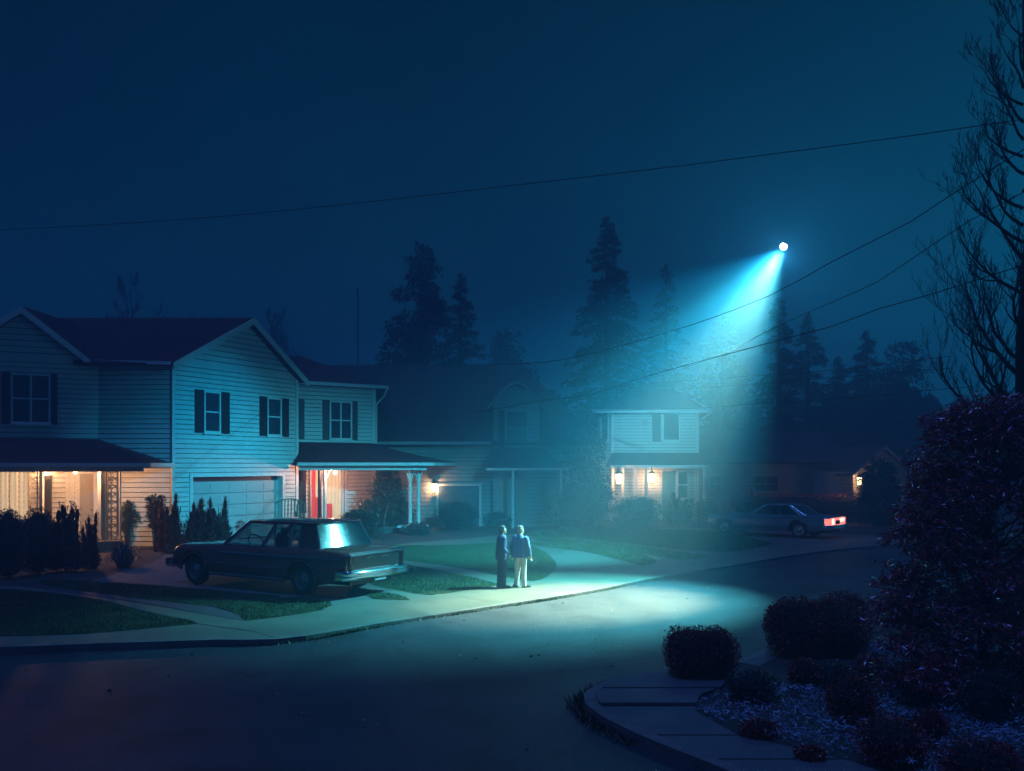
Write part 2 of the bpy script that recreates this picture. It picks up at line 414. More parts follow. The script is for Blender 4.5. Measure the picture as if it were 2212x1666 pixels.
s5 = lamp('wide_fill_light', 'SPOT', APEX+ax*.15, WIDE_E, WIDE_C, .1, sl, Vector((-2.6, 38, 0)), spot_size=math.radians(WIDE_A), spot_blend=1)  # extra wide spot added to light lawns and haze behind the beam
s2 = lamp('spill_light', 'POINT', APEX-Vector((0, 0, .22))+ax*.1, SPILL_E, SPILL_C, .05, sl)
s3 = lamp('garage_fill_light', 'SPOT', APEX+ax*.13, SIDE_E, SIDE_C, .05, sl, P(480, 985, 40), spot_size=math.radians(SIDE_A), spot_blend=1)  # extra spot added to brighten the garage gable

# haze box
mb = MB(); mb.box((0, 70, (26-3)/2), (300, 260, 29)); hz = mb.build('haze', None)
hm = bpy.data.materials.new('haze_volume'); hm.use_nodes = True; hn = hm.node_tree
hn.nodes.remove(hn.nodes['Principled BSDF'])
pv = hn.nodes.new('ShaderNodeVolumePrincipled'); pv.inputs['Density'].default_value = HAZE_D
pv.inputs['Color'].default_value = HAZE_C; pv.inputs['Anisotropy'].default_value = HAZE_G
hn.links.new(pv.outputs[0], hn.nodes['Material Output'].inputs['Volume'])
hz.data.materials.append(hm); hz['kind'] = 'stuff'

# ---------------------------------------------------------------- ground, road, yards
mb = MB(); mb.quad((-140, -50, -.3), (140, -50, -.3), (140, 190, -.3), (-140, 190, -.3)); struct(mb.build('ground', M['soil']))
def roadz(x, y):
    t = max(0, min(1, (y-15)/5)) * max(0, min(1, (x+9)/5)); t = t*t*(3-2*t)
    return -.13+.08*t
xs = np.arange(-60, 61, 1.0); ys = np.arange(-20, 60, 1.0)
mb = MB(); V = [(x, y, roadz(x, y)) for y in ys for x in xs]; nx = len(xs)
mb.add(V, [(j*nx+i, j*nx+i+1, (j+1)*nx+i+1, (j+1)*nx+i) for j in range(len(ys)-1) for i in range(nx-1)])
struct(mb.build('road', M['asphalt'], smooth=True))

def GP(pts, z=0): return [G(x, y, z) for x, y in pts]
def densify(pts, step=.5, closed=True):
    """Catmull smooth polyline through points"""
    n = len(pts); out = []
    rng = range(n) if closed else range(n-1)
    for i in rng:
        p0 = pts[(i-1) % n] if closed else pts[max(i-1, 0)]
        p1 = pts[i]; p2 = pts[(i+1) % n]
        p3 = pts[(i+2) % n] if closed else pts[min(i+2, n-1)]
        k = max(1, min(12, int((p2-p1).length/step)))
        for j in range(k):
            t = j/k
            out.append(.5*((2*p1)+(p2-p0)*t+(2*p0-5*p1+4*p2-p3)*t*t+(3*p1-p0-3*p2+p3)*t**3))
    if not closed: out.append(pts[-1])
    return out
from mathutils.geometry import tessellate_polygon
def sheet(name, pts, m, z, th=None, kind='structure', smooth=True, parent=None):
    pts = densify(pts) if smooth else pts
    pts = [Vector((p.x, p.y, z)) for p in pts]
    tris = tessellate_polygon([pts])
    mb = MB(); n = len(pts)
    def up(t):
        a, b, c = [pts[i] for i in t]
        return t if (b-a).cross(c-a).z > 0 else t[::-1]
    mb.add(pts, [list(up(t)) for t in tris])
    if th:
        low = [p-Vector((0, 0, th)) for p in pts]
        mb.add(pts+low, [(i, i+n, (i+1) % n+n, (i+1) % n) for i in range(n)])
    o = mb.build(name, m)
    if kind: o['kind'] = kind
    return o, pts

KERB_L = [(-700, 1400), (-300, 1400), (0, 1399), (219, 1391), (354, 1387), (470, 1383), (600, 1382), (716, 1366), (808, 1350), (1062, 1311), (1265, 1279), (1417, 1249), (1610, 1217), (1747, 1195), (1904, 1179), (2200, 1160), (2700, 1140)]
kl = GP(KERB_L)
yard = kl+[Vector((58, 60, 0)), Vector((120, 60, 0)), Vector((120, 150, 0)), Vector((-120, 150, 0)), Vector((-60, 20, 0))]
KD = densify(kl, .5, False)
o, _ = sheet('yard', KD+yard[len(kl):], M['soil'], 0, .3, smooth=False)
def offset_line(pts, d):
    out = []
    for i, p in enumerate(pts):
        t = (pts[min(i+1, len(pts)-1)]-pts[max(i-1, 0)]); t.z = 0; t.normalize()
        out.append(p+Vector((-t.y, t.x, 0))*d)
    return out
def kerb(line, w, name):
    a = offset_line(line, -.008); b = offset_line(line, w)
    mb = MB()
    for i in range(len(line)-1):
        g = .012 if i % 5 == 0 else 0
        q = [a[i], a[i+1], b[i+1], b[i]]
        q = [q[0].lerp(q[1], g), q[1], q[2], q[3].lerp(q[2], g)]
        tp = [Vector((p.x, p.y, .014)) for p in q]; lo = [Vector((p.x, p.y, -.28)) for p in q]
        mb.hexa(lo, tp)
    return struct(mb.build(name, M['kerb']))
kerb(KD, .16, 'kerb')
# pavement of the left side
pav = [G(*p) for p in [(-700, 1378), (0, 1375), (183, 1370), (329, 1357), (427, 1348), (530, 1342), (694, 1319), (716, 1308), (745, 1250), (860, 1175), (1000, 1164), (1163, 1148), (1480, 1140), (1904, 1158), (2200, 1145), (2700, 1130)]]
kin = offset_line(KD, .155)
sheet('pavement', kin+pav[::-1], M['concrete'], .004, smooth=False)
mb = MB()
for i in range(4, len(KD)-1, 5):
    if KD[i].y > 60: break
    d_ = (KD[i+1]-KD[i]).normalized(); nn = Vector((-d_.y, d_.x, 0)); w_ = .012 if i % 2 else .009
    ln = 1.5 if KD[i].x > -6.5 else 1.05
    a_ = kin[i]+nn*.01; c_ = kin[i]+nn*ln
    mb.quad(a_-d_*w_+Vector((0, 0, .0075)), a_+d_*w_+Vector((0, 0, .0075)), c_+d_*w_+Vector((.02*sin(i), 0, .0075)), c_-d_*w_+Vector((.02*sin(i), 0, .0075)))
struct(mb.build('pavement_joint', M['tar']))
# driveway under the brown car
sheet('driveway', GP([(240, 1243), (330, 1216), (400, 1172), (640, 1150), (760, 1215), (800, 1250), (860, 1283), (800, 1296), (716, 1309), (694, 1294), (639, 1290), (511, 1281), (365, 1270), (183, 1259)]), M['concrete_dark'], .008, smooth=False)
# slabs of the drive seen under the car
sheet('footpath', GP([(-300, 1266), (0, 1268), (44, 1268), (146, 1281), (256, 1297), (365, 1315), (438, 1328), (530, 1343), (621, 1359), (716, 1366), (599, 1380), (548, 1365), (424, 1348), (329, 1325), (219, 1297), (146, 1286), (37, 1275), (0, 1273), (-300, 1272)]), M['concrete'], .012, smooth=False)
sheet('footpath', GP([(864, 1211), (960, 1222), (1072, 1243), (1180, 1262), (1072, 1266), (960, 1238), (864, 1219)]), M['concrete'], .012, smooth=False)
sheet('tar_strip', GP([(73, 1268), (146, 1274), (292, 1293), (456, 1311), (511, 1327), (530, 1342), (456, 1330), (365, 1313), (256, 1295), (146, 1279)]), M['tar'], .010, smooth=False)
LAWNS = {
 'a': [(-400, 1274), (0, 1274), (37, 1276), (146, 1287), (219, 1298), (329, 1326), (427, 1348), (329, 1357), (183, 1370), (0, 1375), (-400, 1377)],
 'b': [(100, 1263), (146, 1273), (292, 1293), (456, 1311), (511, 1327), (530, 1341), (584, 1336), (694, 1319), (718, 1308), (694, 1295), (639, 1290), (511, 1281), (365, 1268), (183, 1257), (90, 1254)],
 'c': [(780, 1186), (860, 1180), (985, 1178), (1112, 1172), (1170, 1190), (1201, 1218), (1190, 1240), (1150, 1256), (1072, 1244), (985, 1227), (869, 1211), (760, 1205)],
 'd': [(800, 1216), (864, 1220), (960, 1236), (1075, 1264), (1010, 1275), (930, 1286), (870, 1277), (808, 1266), (780, 1240)],
 'e': [(790, 1281), (840, 1282), (870, 1288), (886, 1297), (808, 1295)],
 'f': [(1130, 1150), (1300, 1143), (1480, 1146), (1560, 1152), (1640, 1168), (1662, 1177), (1560, 1193), (1400, 1180), (1250, 1164), (1140, 1158)],
 'g': [(1165, 1163), (1320, 1173), (1440, 1190), (1525, 1203), (1475, 1209), (1350, 1192), (1180, 1170)],
 'h': [(1150, 1172), (1315, 1183), (1380, 1197), (1417, 1213), (1390, 1222), (1345, 1212), (1265, 1193), (1170, 1180)],
}
def inside(px, py, poly):
    x = np.array([p.x for p in poly]); y = np.array([p.y for p in poly]); r = np.zeros(len(px), bool); j = len(x)-1
    for i in range(len(x)):
        c = ((y[i] > py) != (y[j] > py)) & (px < (x[j]-x[i])*(py-y[i])/(y[j]-y[i]+1e-12)+x[i]); r ^= c; j = i
    return r
def blades(name, poly, dens, h, z=.01, m='blade', lean=.35, w=.012, clump=None):
    xs = [p.x for p in poly]; ys = [p.y for p in poly]
    A = (max(xs)-min(xs))*(max(ys)-min(ys)); n = int(A*dens)
    px = RN.uniform(min(xs), max(xs), n); py = RN.uniform(min(ys), max(ys), n)
    k = inside(px, py, poly); k &= RN.random(n) < np.clip(.72+.3*np.sin(px*3.1+py*2.3)*np.sin(py*4.7-px*1.1), .3, 1)
    px = px[k]; py = py[k]; n = len(px)
    a = RN.uniform(0, 2*pi, n); hh = h*RN.uniform(.5, 1.35, n)*(1+.25*np.sin(px*1.7)*np.sin(py*1.3)); ww = w*RN.uniform(.7, 1.4, n)
    b = np.stack([px, py, np.full(n, z)], 1); d = np.stack([np.cos(a), np.sin(a), np.zeros(n)], 1)
    la = RN.uniform(0, 2*pi, n); t = b+np.stack([np.cos(la)*hh*lean, np.sin(la)*hh*lean, hh], 1)
    v = np.stack([b-d*ww[:, None], b+d*ww[:, None], t], 1).reshape(-1, 3)
    o = poly_mesh(name, v, M[m]); o['kind'] = 'stuff'
    return o
for k, pts in LAWNS.items():
    _, pl = sheet('lawn', GP(pts), M['lawn'], .014)
    near = {'a': 1500, 'b': 1400, 'c': 800, 'd': 1000, 'e': 1000}.get(k, 160)
    blades('grass', pl, near,   .045 if near > 200 else .08, w=.007 if near > 200 else .03)
# weeds growing in the gutter along the kerb
def edge_weeds(line, i0, i1, dens, h, spread=.09, off=-.05):
    c = []
    for i in range(i0, i1):
        a, b = line[i], line[i+1]
        for _ in range(int((b-a).length*dens)):
            t = random.random(); p = a.lerp(b, t)
            dn = .5+.5*sin(p.x*2.3)*sin(p.x*.9+1)
            if random.random() > dn**2+.08: continue
            tt = (b-a).normalized(); o2 = random.gauss(off, spread*.5)
            c.append((p.x-tt.y*o2, p.y+tt.x*o2, roadz(p.x, p.y)))
    c = np.array(c); n = len(c); a = RN.uniform(0, 2*pi, n); hh = h*RN.uniform(.3, 1.4, n)
    d = np.stack([np.cos(a), np.sin(a), np.zeros(n)], 1)*.014
    t = c+np.stack([RN.normal(0, .5, n)*hh, RN.normal(0, .5, n)*hh, hh], 1)
    return np.stack([c-d, c+d, t], 1).reshape(-1, 3)
i0 = min(range(len(KD)), key=lambda i: (KD[i]-G(330, 1388)).length)
i1 = min(range(len(KD)), key=lambda i: (KD[i]-G(1420, 1249)).length)
poly_mesh('weeds', edge_weeds(KD, i0, i1, 260, .06, .05), M['blade'])['kind'] = 'stuff'

# ---- near right corner
KERB_R = [(2000, 1900), (1750, 1760), (1573, 1666), (1521, 1645), (1380, 1588), (1300, 1548), (1266, 1522), (1262, 1500), (1290, 1480), (1340, 1463), (1400, 1455), (1450, 1452), (1500, 1448), (1600, 1425), (1680, 1392), (1780, 1350), (1900, 1300), (2100, 1240), (2500, 1190), (3200, 1150)]
kr = densify(GP(KERB_R), .35, False)
corner = kr+[Vector((55, 30, 0)), Vector((55, -5, 0)), Vector((10, -5, 0))]
sheet('verge', corner, M['soil'], 0, .3, smooth=False)
krr = [Vector(p) for p in kr[::-1]]
kerb(krr, .17, 'kerb')
kri = offset_line(krr, .17)[::-1]
IN = [(1578, 1462), (1559, 1490), (1512, 1508), (1500, 1537), (1592, 1589), (1734, 1622), (1852, 1650), (1960, 1690), (2200, 1800)]
inn = GP(IN)
def slab(pts, z, name='pavement'):
    return sheet(name, pts, M['concrete_dark'], z, .05, smooth=False)
def cutrow(y): return min(range(len(kri)), key=lambda i: abs((HY+F*H/max(kri[i].y, .1))-y)+(1000 if kri[i].x > 2.6 or i > 60 else 0))
def proj_y(p): return HY+F*(H-p.z)/p.y
def xin(py):
    for i in range(len(IN)-1):
        if IN[i][1] <= py <= IN[i+1][1]:
            t = (py-IN[i][1])/(IN[i+1][1]-IN[i][1]); return IN[i][0]+t*(IN[i+1][0]-IN[i][0])
    return IN[0][0] if py < IN[0][1] else IN[-1][0]
cuts = [1456, 1493, 1527, 1590, 1642, 1760]
lefts = {}
def xout(py):
    best = None
    for i in range(len(kri)-1):
        a, b = proj_y(kri[i]), proj_y(kri[i+1])
        if min(a, b) <= py <= max(a, b) and abs(a-b) > 1e-6:
            t = (py-a)/(b-a); p = kri[i].lerp(kri[i+1], t); x = CX+p.x/p.y*F
            if best is None or x < best: best = x
    return best
for k in range(len(cuts)-1):
    ya, yb = cuts[k]+1.5, cuts[k+1]-1.2
    rows = [ya+(yb-ya)*j/8 for j in range(9)]
    lft = [(xout(y), y) for y in rows if xout(y)]; rgt = [(xin(y), y) for y in rows]
    if len(lft) < 2: continue
    slab(GP([p for p in rgt]+lft[::-1]), .05 if k < 2 else .012)
sheet('pavement', GP([(1595, 1432), (1680, 1397), (1780, 1355), (1900, 1305), (2100, 1246), (2100, 1256), (1900, 1318), (1780, 1375), (1680, 1420), (1640, 1440)]), M['concrete_dark'], .01, smooth=False)
j0 = min(range(len(krr)), key=lambda i: (krr[i]-G(1240, 1500)).length)
ew = edge_weeds(krr, max(0, j0-9), min(len(krr)-1, j0+4), 500, .1, .14, -.08)
poly_mesh('weeds', ew, M['blade'])['kind'] = 'stuff'
# silver ground cover of the bed
bed = GP([(1500, 1537), (1592, 1589), (1734, 1622), (1852, 1650), (2300, 1760), (2700, 1700), (2700, 1400), (2212, 1370), (1990, 1380), (1880, 1385), (1850, 1450), (1700, 1480), (1580, 1500)])
def cover(poly, n):
    xs = [p.x for p in poly]; ys = [p.y for p in poly]
    px = RN.uniform(min(xs), max(xs), n); py = RN.uniform(min(ys), max(ys), n); k = inside(px, py, poly)
    k &= (np.sin(px*2.9+1)*np.sin(py*2.1)+np.sin(px*6.1)*np.sin(py*5.3+2)*.6+RN.normal(0, .35, n)) > -.55
    px, py = px[k], py[k]; n = len(px)
    hgt = .05+.07*(np.sin(px*5)*np.sin(py*4)+1)
    c = np.stack([px, py, hgt*RN.random(n)+.02], 1)
    up = np.stack([RN.normal(0, 1, n), RN.normal(0, 1, n), np.abs(RN.normal(.3, .3, n))], 1); up /= np.linalg.norm(up, axis=1)[:, None]
    return leaves(c, .1, .011, up, .3)
poly_mesh('ground_cover', cover(bed, 60000), M['frost'], k=4)['kind'] = 'stuff'

# ---------------------------------------------------------------- houses
class Wall:
    def __init__(s, a, b):
        s.a = Vector((a[0], a[1], 0)); s.b = Vector((b[0], b[1], 0)); s.L = (s.b-s.a).length
        s.d = (s.b-s.a)/s.L; s.n = Vector((s.d.y, -s.d.x, 0))
    def pt(s, u, z, o=0): return s.a+s.d*u+s.n*o+Vector((0, 0, z))
    def uz(s, px, py, o=0):
        k = (px-CX)/F; a = s.a+s.n*o
        u = (k*a.y-a.x)/(s.d.x-k*s.d.y); p = a+s.d*u
        return u, H+(HY-py)/F*p.y
    def box(s, mb, u0, u1, z0, z1, o0, o1, mi=0):
        mb.hexa([s.pt(u0, z0, o1), s.pt(u1, z0, o1), s.pt(u1, z0, o0), s.pt(u0, z0, o0)],
                [s.pt(u0, z1, o1), s.pt(u1, z1, o1), s.pt(u1, z1, o0), s.pt(u0, z1, o0)], mi)
    def siding(s, mb, z0, z1, u0=0, u1=None, lo=None, hi=None, pitch=.2, holes=()):
        u1 = s.L if u1 is None else u1; z = z0
        lo = lo or (lambda z: u0); hi = hi or (lambda z: u1)
        while z < z1-1e-4:
            zt = min(z+pitch, z1); zb = min(z+pitch*.84, zt)
            spans = [(lo(z), hi(z), lo(zt), hi(zt))]
            for (hu0, hu1, hz0, hz1) in holes:
                if hz0 < z+pitch*.5 < hz1:
                    new = []
                    for a, b, c, d in spans:
                        if a < hu0 < b: new.append((a, min(b, hu0), c, min(d, hu0)))
                        if a < hu1 < b: new.append((max(a, hu1), b, max(c, hu1), d))
                        if hu0 >= b or hu1 <= a: new.append((a, b, c, d))
                    spans = new
            for a, b, c, d in spans:
                if b-a < .02: continue
                f = .84; a2 = a+(c-a)*f; b2 = b+(d-b)*f
                mb.quad(s.pt(a, z, .034), s.pt(b, z, .034), s.pt(b2, zb, .022), s.pt(a2, zb, .022), 0)
                mb.quad(s.pt(a2, zb, .022), s.pt(b2, zb, .022), s.pt(b2, zb, -.01), s.pt(a2, zb, -.01), 1)
                mb.quad(s.pt(a2, zb, -.01), s.pt(b2, zb, -.01), s.pt(d, zt, -.01), s.pt(c, zt, -.01), 1)
                mb.quad(s.pt(a, z, -.01), s.pt(b, z, -.01), s.pt(b, z, .034), s.pt(a, z, .034), 1)
            z = zt
def window(w, root, px0, py0, px1, py1, mx=1, my=1, trim='trim', pane='pane', shut=None, sill=True, label=None):
    u0, z1 = w.uz(px0, py0, .05); u1, z0 = w.uz(px1, py1, .05); _, z1b = w.uz(px1, py1, .05)
    fw = .09
    mb = MB()
    w.box(mb, u0-fw, u0, z0-fw, z1+fw, -.05, .09); w.box(mb, u1, u1+fw, z0-fw, z1+fw, -.05, .09)
    w.box(mb, u0, u1, z1, z1+fw, -.05, .088); w.box(mb, u0, u1, z0-fw, z0, -.05, .088)
    for i in range(1, mx):
        c = u0+(u1-u0)*i/mx; w.box(mb, c-.04, c+.04, z0, z1, -.03, .076)
    for i in range(1, my):
        c = z0+(z1-z0)*i/my; w.box(mb, u0, u1, c-.03, c+.03, -.03, .072)
    if sill: w.box(mb, u0-fw-.05, u1+fw+.05, z0-fw-.06, z0-fw-.002, -.05, .14)
    fr = mb.build('window', M[trim], root)
    if label: fr['label'] = label
    mb = MB(); w.box(mb, u0, u1, z0, z1, -.04, .045); mb.build('pane', M[pane], fr)
    for (sa, sb) in (shut or []):
        a, _ = w.uz(sa, py0, .05); b, _ = w.uz(sb, py0, .05)
        mb = MB(); w.box(mb, a, b, z0-.1, z1+.1, .036, .07)
        n = 22
        for i in range(n):
            zz = z0-.04+(z1-z0+.08)*i/n; w.box(mb, a+.05, b-.05, zz, zz+.03, .07, .085)
        w.box(mb, a, a+.05, z0-.1, z1+.1, .07, .09); w.box(mb, b-.05, b, z0-.1, z1+.1, .07, .09)
        mb.build('shutter', M['shutter'], root)
    return fr
def rake(mb, p, q, w=.24, t=.05, n=Vector((0, -1, 0))):
    """fascia board from p to q, vertical width w below the line"""
    dz = Vector((0, 0, -w)); nn = n*t
    mb.hexa([p+dz, q+dz, q+dz-nn, p+dz-nn], [p, q, q-nn, p-nn])

# ============ house 1
h1 = thing('house', (-16, 38, 0), 'large white clapboard two-storey house with warm lit porches and a teal-lit garage gable', 'house')
A = (-13.84, 37.7); B = (-10.42, 44.8)
GW = Wall(A, B)                             # garage gable wall
EV = 7.54; tt = .555; AZ = 9.72
LW = Wall((-16.95, 37.95), A)               # plain wall left of the garage
yl = 35.2
LG = Wall(((-260-CX)/F*34.6, 34.6), (-16.95, 37.95))  # left gabled wing wall
SID = [M['siding'], M['groove_shade']]
# garage wall
mb = MB()
gu0, gz1 = GW.uz(414, 1031); gu1, _ = GW.uz(608, 1035)
GZ = gz1
apu = GW.L*tt
GW.siding(mb, 0, EV, holes=[(gu0, gu1, 0, GZ)])
GW.siding(mb, EV, AZ-.05, lo=lambda z: max(0, (z-EV)/(AZ-EV)*apu), hi=lambda z: GW.L-(z-EV)/(AZ-EV)*(GW.L-apu), pitch=.24)
LW.siding(mb, 0, EV); 
LG.siding(mb, 0, EV)
lgc, _ = LG.uz(46, 700); lgr, _ = LG.uz(186, 775); lgl = lgc-(lgr-lgc)*1.02; LZ = 9.35
LG.siding(mb, EV, LZ, lo=lambda z: lgl+(z-EV)/(LZ-EV)*(lgc-lgl), hi=lambda z: lgr-(z-EV)/(LZ-EV)*(lgr-lgc), pitch=.24)
mb.build('wall', SID, h1)
# back and inner walls (plain, keep the volume closed)
mb = MB()
back = Wall((-10.42, 44.8), (-24, 44.8))
for wl in (back,): wl.siding(mb, 0, EV)
mb.build('rear_wall', SID, h1)
# corner boards and wall trim
mb = MB()
GW.box(mb, -.06, .1, 0, EV, -.02, .07); mb.build('corner_board', M['trim'], h1)
mb = MB(); GW.box(mb, GW.L-.12, GW.L+.06, 0, EV, -.02, .07)
mb.build('corner_board', M['trim'], h1)
# garage door opening
mb = MB()
GW.box(mb, gu0-.16, gu0, 0, GZ+.14, -.3, .08); GW.box(mb, gu1, gu1+.16, 0, GZ+.14, -.3, .08); GW.box(mb, gu0, gu1, GZ, GZ+.14, -.3, .078)
gf = mb.build('garage_frame', M['trim'], h1)
mb = MB(); GW.box(mb, gu0, gu1, GZ-.2, GZ, -.3, -.25); mb.build('recess_shade', M['shutter'], gf)  # dark strip standing in for the shaded gap above the door
mb = MB(); zz = .02; k = 0
ph = (GZ-.2)/5
for k in range(5):
    GW.box(mb, gu0, gu1, k*ph+.012, (k+1)*ph-.012, -.24, -.19)
    for j in range(5):
        w_ = (gu1-gu0)/5; GW.box(mb, gu0+w_*j+.1, gu0+w_*(j+1)-.1, k*ph+.09, (k+1)*ph-.09, -.19, -.175)
GW.box(mb, gu0, gu1, 0, GZ-.2, -.34, -.26)
gd = mb.build('garage_door', M['garage'], h1)
mb = MB(); GW.box(mb, (gu0+gu1)/2-.12, (gu0+gu1)/2+.12, .55, .59, -.175, -.13); mb.build('handle', M['chrome'], gd)
# windows
window(GW, h1, 443, 848, 473, 932, 1, 2, shut=[(421, 440), (476, 495)])
window(GW, h1, 579, 862, 605, 939, 1, 2, shut=[(561, 577), (608, 623)])
window(LG, h1, 28, 810, 105, 912, 2, 2, shut=[(3, 24), (109, 124)])
# main roof
ov = .45
na = GW.n
ridgeR = GW.pt(apu, AZ+.18, ov); eL = GW.pt(-.35, EV-.12, ov); eR = GW.pt(GW.L+.35, EV-.14, ov)
rl = Vector((-27, ridgeR.y, ridgeR.z)); fl = Vector((-27, 37.1, EV-.12)); bl = Vector((-27, 45.4, EV-.14))
eL2 = Vector((eL.x, 37.25, eL.z))
mb = MB(); mb.prism([Vector((-17.3, 37.3, EV-.12)), eL2, eL, ridgeR, rl], .12); mb.prism([rl, ridgeR, eR, bl], .12)
# left cross gable roof
lp = LG.pt(lgc, LZ+.2, .45); lr = LG.pt(lgr+.15, EV+.02, .45); ll = LG.pt(lgl-.15, EV+.02, .45)
bk = Vector((0, 4.5, 0))
mb.prism([lp, lr, lr+bk, lp+bk], .12); mb.prism([ll, lp, lp+bk, ll+bk], .12)
rf = mb.build('roof', M['roof'], h1)
mb = MB()
rake(mb, ridgeR+na*.01, eL+na*.01, .3, .05, na); rake(mb, ridgeR+na*.012, eR+na*.012, .3, .05, na)
rake(mb, lp+LG.n*.01, lr+LG.n*.01, .28, .05, LG.n); rake(mb, lp+LG.n*.012, ll+LG.n*.012, .28, .05, LG.n)
mb.bar(lr+Vector((.1, .2, -.05)), Vector((eL.x-.15, 37.2, EV-.14)), .12, .14)
mb.build('fascia', M['trim'], h1)
# soffit strips under the rakes
# right wing
w0 = Vector((P(596, 900, 45.2).x, 45.2, 0)); w1 = Vector((P(808, 900, 48.4).x, 48.4, 0))
RW = Wall(w0, w1); REZ = 7.28
mb = MB(); RW.siding(mb, 0, REZ)
SW = Wall(w1, w1+Vector((-1.4, 8, 0))); SW.siding(mb, 0, REZ)
mb.build('wing_wall', SID, h1)
mb = MB(); RW.box(mb, RW.L-.14, RW.L+.07, 0, REZ, -.02, .07); mb.build('corner_board', M['trim'], h1)
window(RW, h1, 715, 869, 757, 947, 2, 2, shut=[(697, 711), (760, 772), (643, 657)])
hp = P(646, 768, 51); 
c1 = RW.pt(-.5, REZ+.1, .5); c2 = RW.pt(RW.L+.55, REZ+.1, .5); c3 = SW.pt(SW.L, REZ+.1, .5); hp2 = hp+Vector((-6, 3, 0)); c0 = c1+Vector((-2, 0, 0))
mb = MB(); mb.prism([c1, c2, hp], .1); mb.prism([c2, c3, hp], .1); mb.prism([c1, hp, hp2, c0], .1)
mb.build('wing_roof', M['roof'], h1)
mb = MB(); mb.bar(c1+Vector((0, 0, -.02)), c2+Vector((0, 0, -.02)), .12, .16)
mb.bar(c2+Vector((0, 0, -.02)), c3+Vector((0, 0, -.02)), .12, .16)
mb.tube([c2+Vector((-.05, 0, -.1)), c2+Vector((-.2, .1, -.45)), RW.pt(RW.L+.08, REZ-.8, .1), RW.pt(RW.L+.08, 4.4, .1)], .05, 6)
mb.build('gutter', M['trim'], h1)
# left porch
PY = 35.15; pz = 3.36
pr = P(322, 1001, PY); pl_ = P(-260, 1001, PY-2.4)
wt = LG.pt(LG.L, 4.36, .04); wtl = LG.pt(0, 4.36, .04)
prb = Vector((pr.x, 37.66, pr.z))
mb = MB(); mb.prism([pl_, pr, wt, wtl], .09); mb.prism([pr, prb, wt], .09)
mb.build('porch_roof', M['roof'], h1)
mb = MB(); mb.bar(pl_+Vector((0, -.05, -.06)), pr+Vector((.06, -.05, -.06)), .12, .15); mb.bar(pr+Vector((0, 0, -.06)), prb+Vector((0, 0, -.06)), .12, .15)
mb.bar(pl_+Vector((0, .25, -.22)), pr+Vector((-.3, .25, -.22)), .12, .2)
mb.build('porch_gutter', M['trim'], h1)
mb = MB(); a_, b_ = pl_+Vector((0, .1, -.14)), pr+Vector((0, .1, -.14))
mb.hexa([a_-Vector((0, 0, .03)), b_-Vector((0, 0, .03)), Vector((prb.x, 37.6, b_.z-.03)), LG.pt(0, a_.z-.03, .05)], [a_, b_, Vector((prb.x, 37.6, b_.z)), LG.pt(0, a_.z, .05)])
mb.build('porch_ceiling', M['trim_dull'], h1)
mb = MB(); fz = .42
mb.prism([pl_*1+Vector((0, .1, fz-pl_.z)), Vector((P(266, 0, PY).x, PY, fz)), Vector((P(262, 0, 37.6).x, 37.6, fz)), LG.pt(0, fz, .05)], .4)
mb.build('porch_floor', M['concrete_dark'], h1)
# porch front wall details: openings at porch level lie on LG wall
def onLG(px, py, o=.05): return LG.uz(px, py, o)
# big window with drapes
u0, z1 = onLG(-90, 1008); u1, z0 = onLG(60, 1120)
mb = MB(); fw = .1
for (a, b) in ((u0-fw, u0), (u1, u1+fw)): LG.box(mb, a, b, z0-fw, z1+fw, 0, .13)
LG.box(mb, u0, u1, z1, z1+fw, 0, .128); LG.box(mb, u0, u1, z0-fw, z0, 0, .128)
bw_ = mb.build('window', M['trim'], h1); bw_['label'] = 'big porch window hung with pleated cream drapes'
mb = MB()
n = 90
for i in range(n):
    a = u0+(u1-u0)*i/n; b = u0+(u1-u0)*(i+1)/n
    f = lambda u: .05+.022*sin(u*38)+.012*sin(u*17+1)
    mb.quad(LG.pt(a, z0, f(a)), LG.pt(b, z0, f(b)), LG.pt(b, z1, f(b)), LG.pt(a, z1, f(a)))
mb.build('drape', M['curtain'], bw_)
mb = MB(); mb.quad(LG.pt(u0, z0, .11), LG.pt(u1, z0, .11), LG.pt(u1, z1, .11), LG.pt(u0, z1, .11)); mb.build('pane', M['glass'], bw_)
# dark narrow shutter beside the lantern
a, zt = onLG(94, 1026); b, zb = onLG(112, 1080)
mb = MB(); LG.box(mb, a, b, zb-1.0, zt, .036, .08)
for i in range(30): LG.box(mb, a+.04, b-.04, zb-.95+i*.06, zb-.92+i*.06, .08, .095)
mb.build('shutter', M['shutter'], h1)
# door group
def porch_door(W_, root, pxa, pxb, zb, zt, sa=None, sb=None):
    a, _ = W_.uz(pxa, 1050, .05); b, _ = W_.uz(pxb, 1050, .05)
    mb = MB()
    W_.box(mb, a-.16, a, zb, zt+.16, 0, .12); W_.box(mb, b, b+.16, zb, zt+.16, 0, .12); W_.box(mb, a, b, zt, zt+.16, 0, .118)
    if sa: 
        c, _ = W_.uz(sa, 1050, .05); W_.box(mb, c, a-.2, zb, zt+.16, .02, .07); W_.box(mb, c-.08, c, zb, zt+.16, 0, .11)
    df = mb.build('door_frame', M['trim'], root)
    mb = MB(); W_.box(mb, a, b, zb, zt, 0, .06); d = mb.build('door', M['door'], root)
    mb = MB()
    W_.box(mb, a+.12, b-.12, zb+.4, zt-.15, .06, .075)
    for i in range(34):
        z = zb+.42+(zt-zb-.6)*i/34; W_.box(mb, a+.12, b-.12, z, z+.012, .075, .085)
    mb.build('screen', M['screen'], d)
    mb = MB(); mb.ell(W_.pt(b-.07, zb+1.1, .1), (.035, .035, .035), 8, 6); mb.build('handle', M['chrome'], d)
porch_door(LG, h1, 172, 202, .42, 2.95, sa=146)
mb = MB(); 
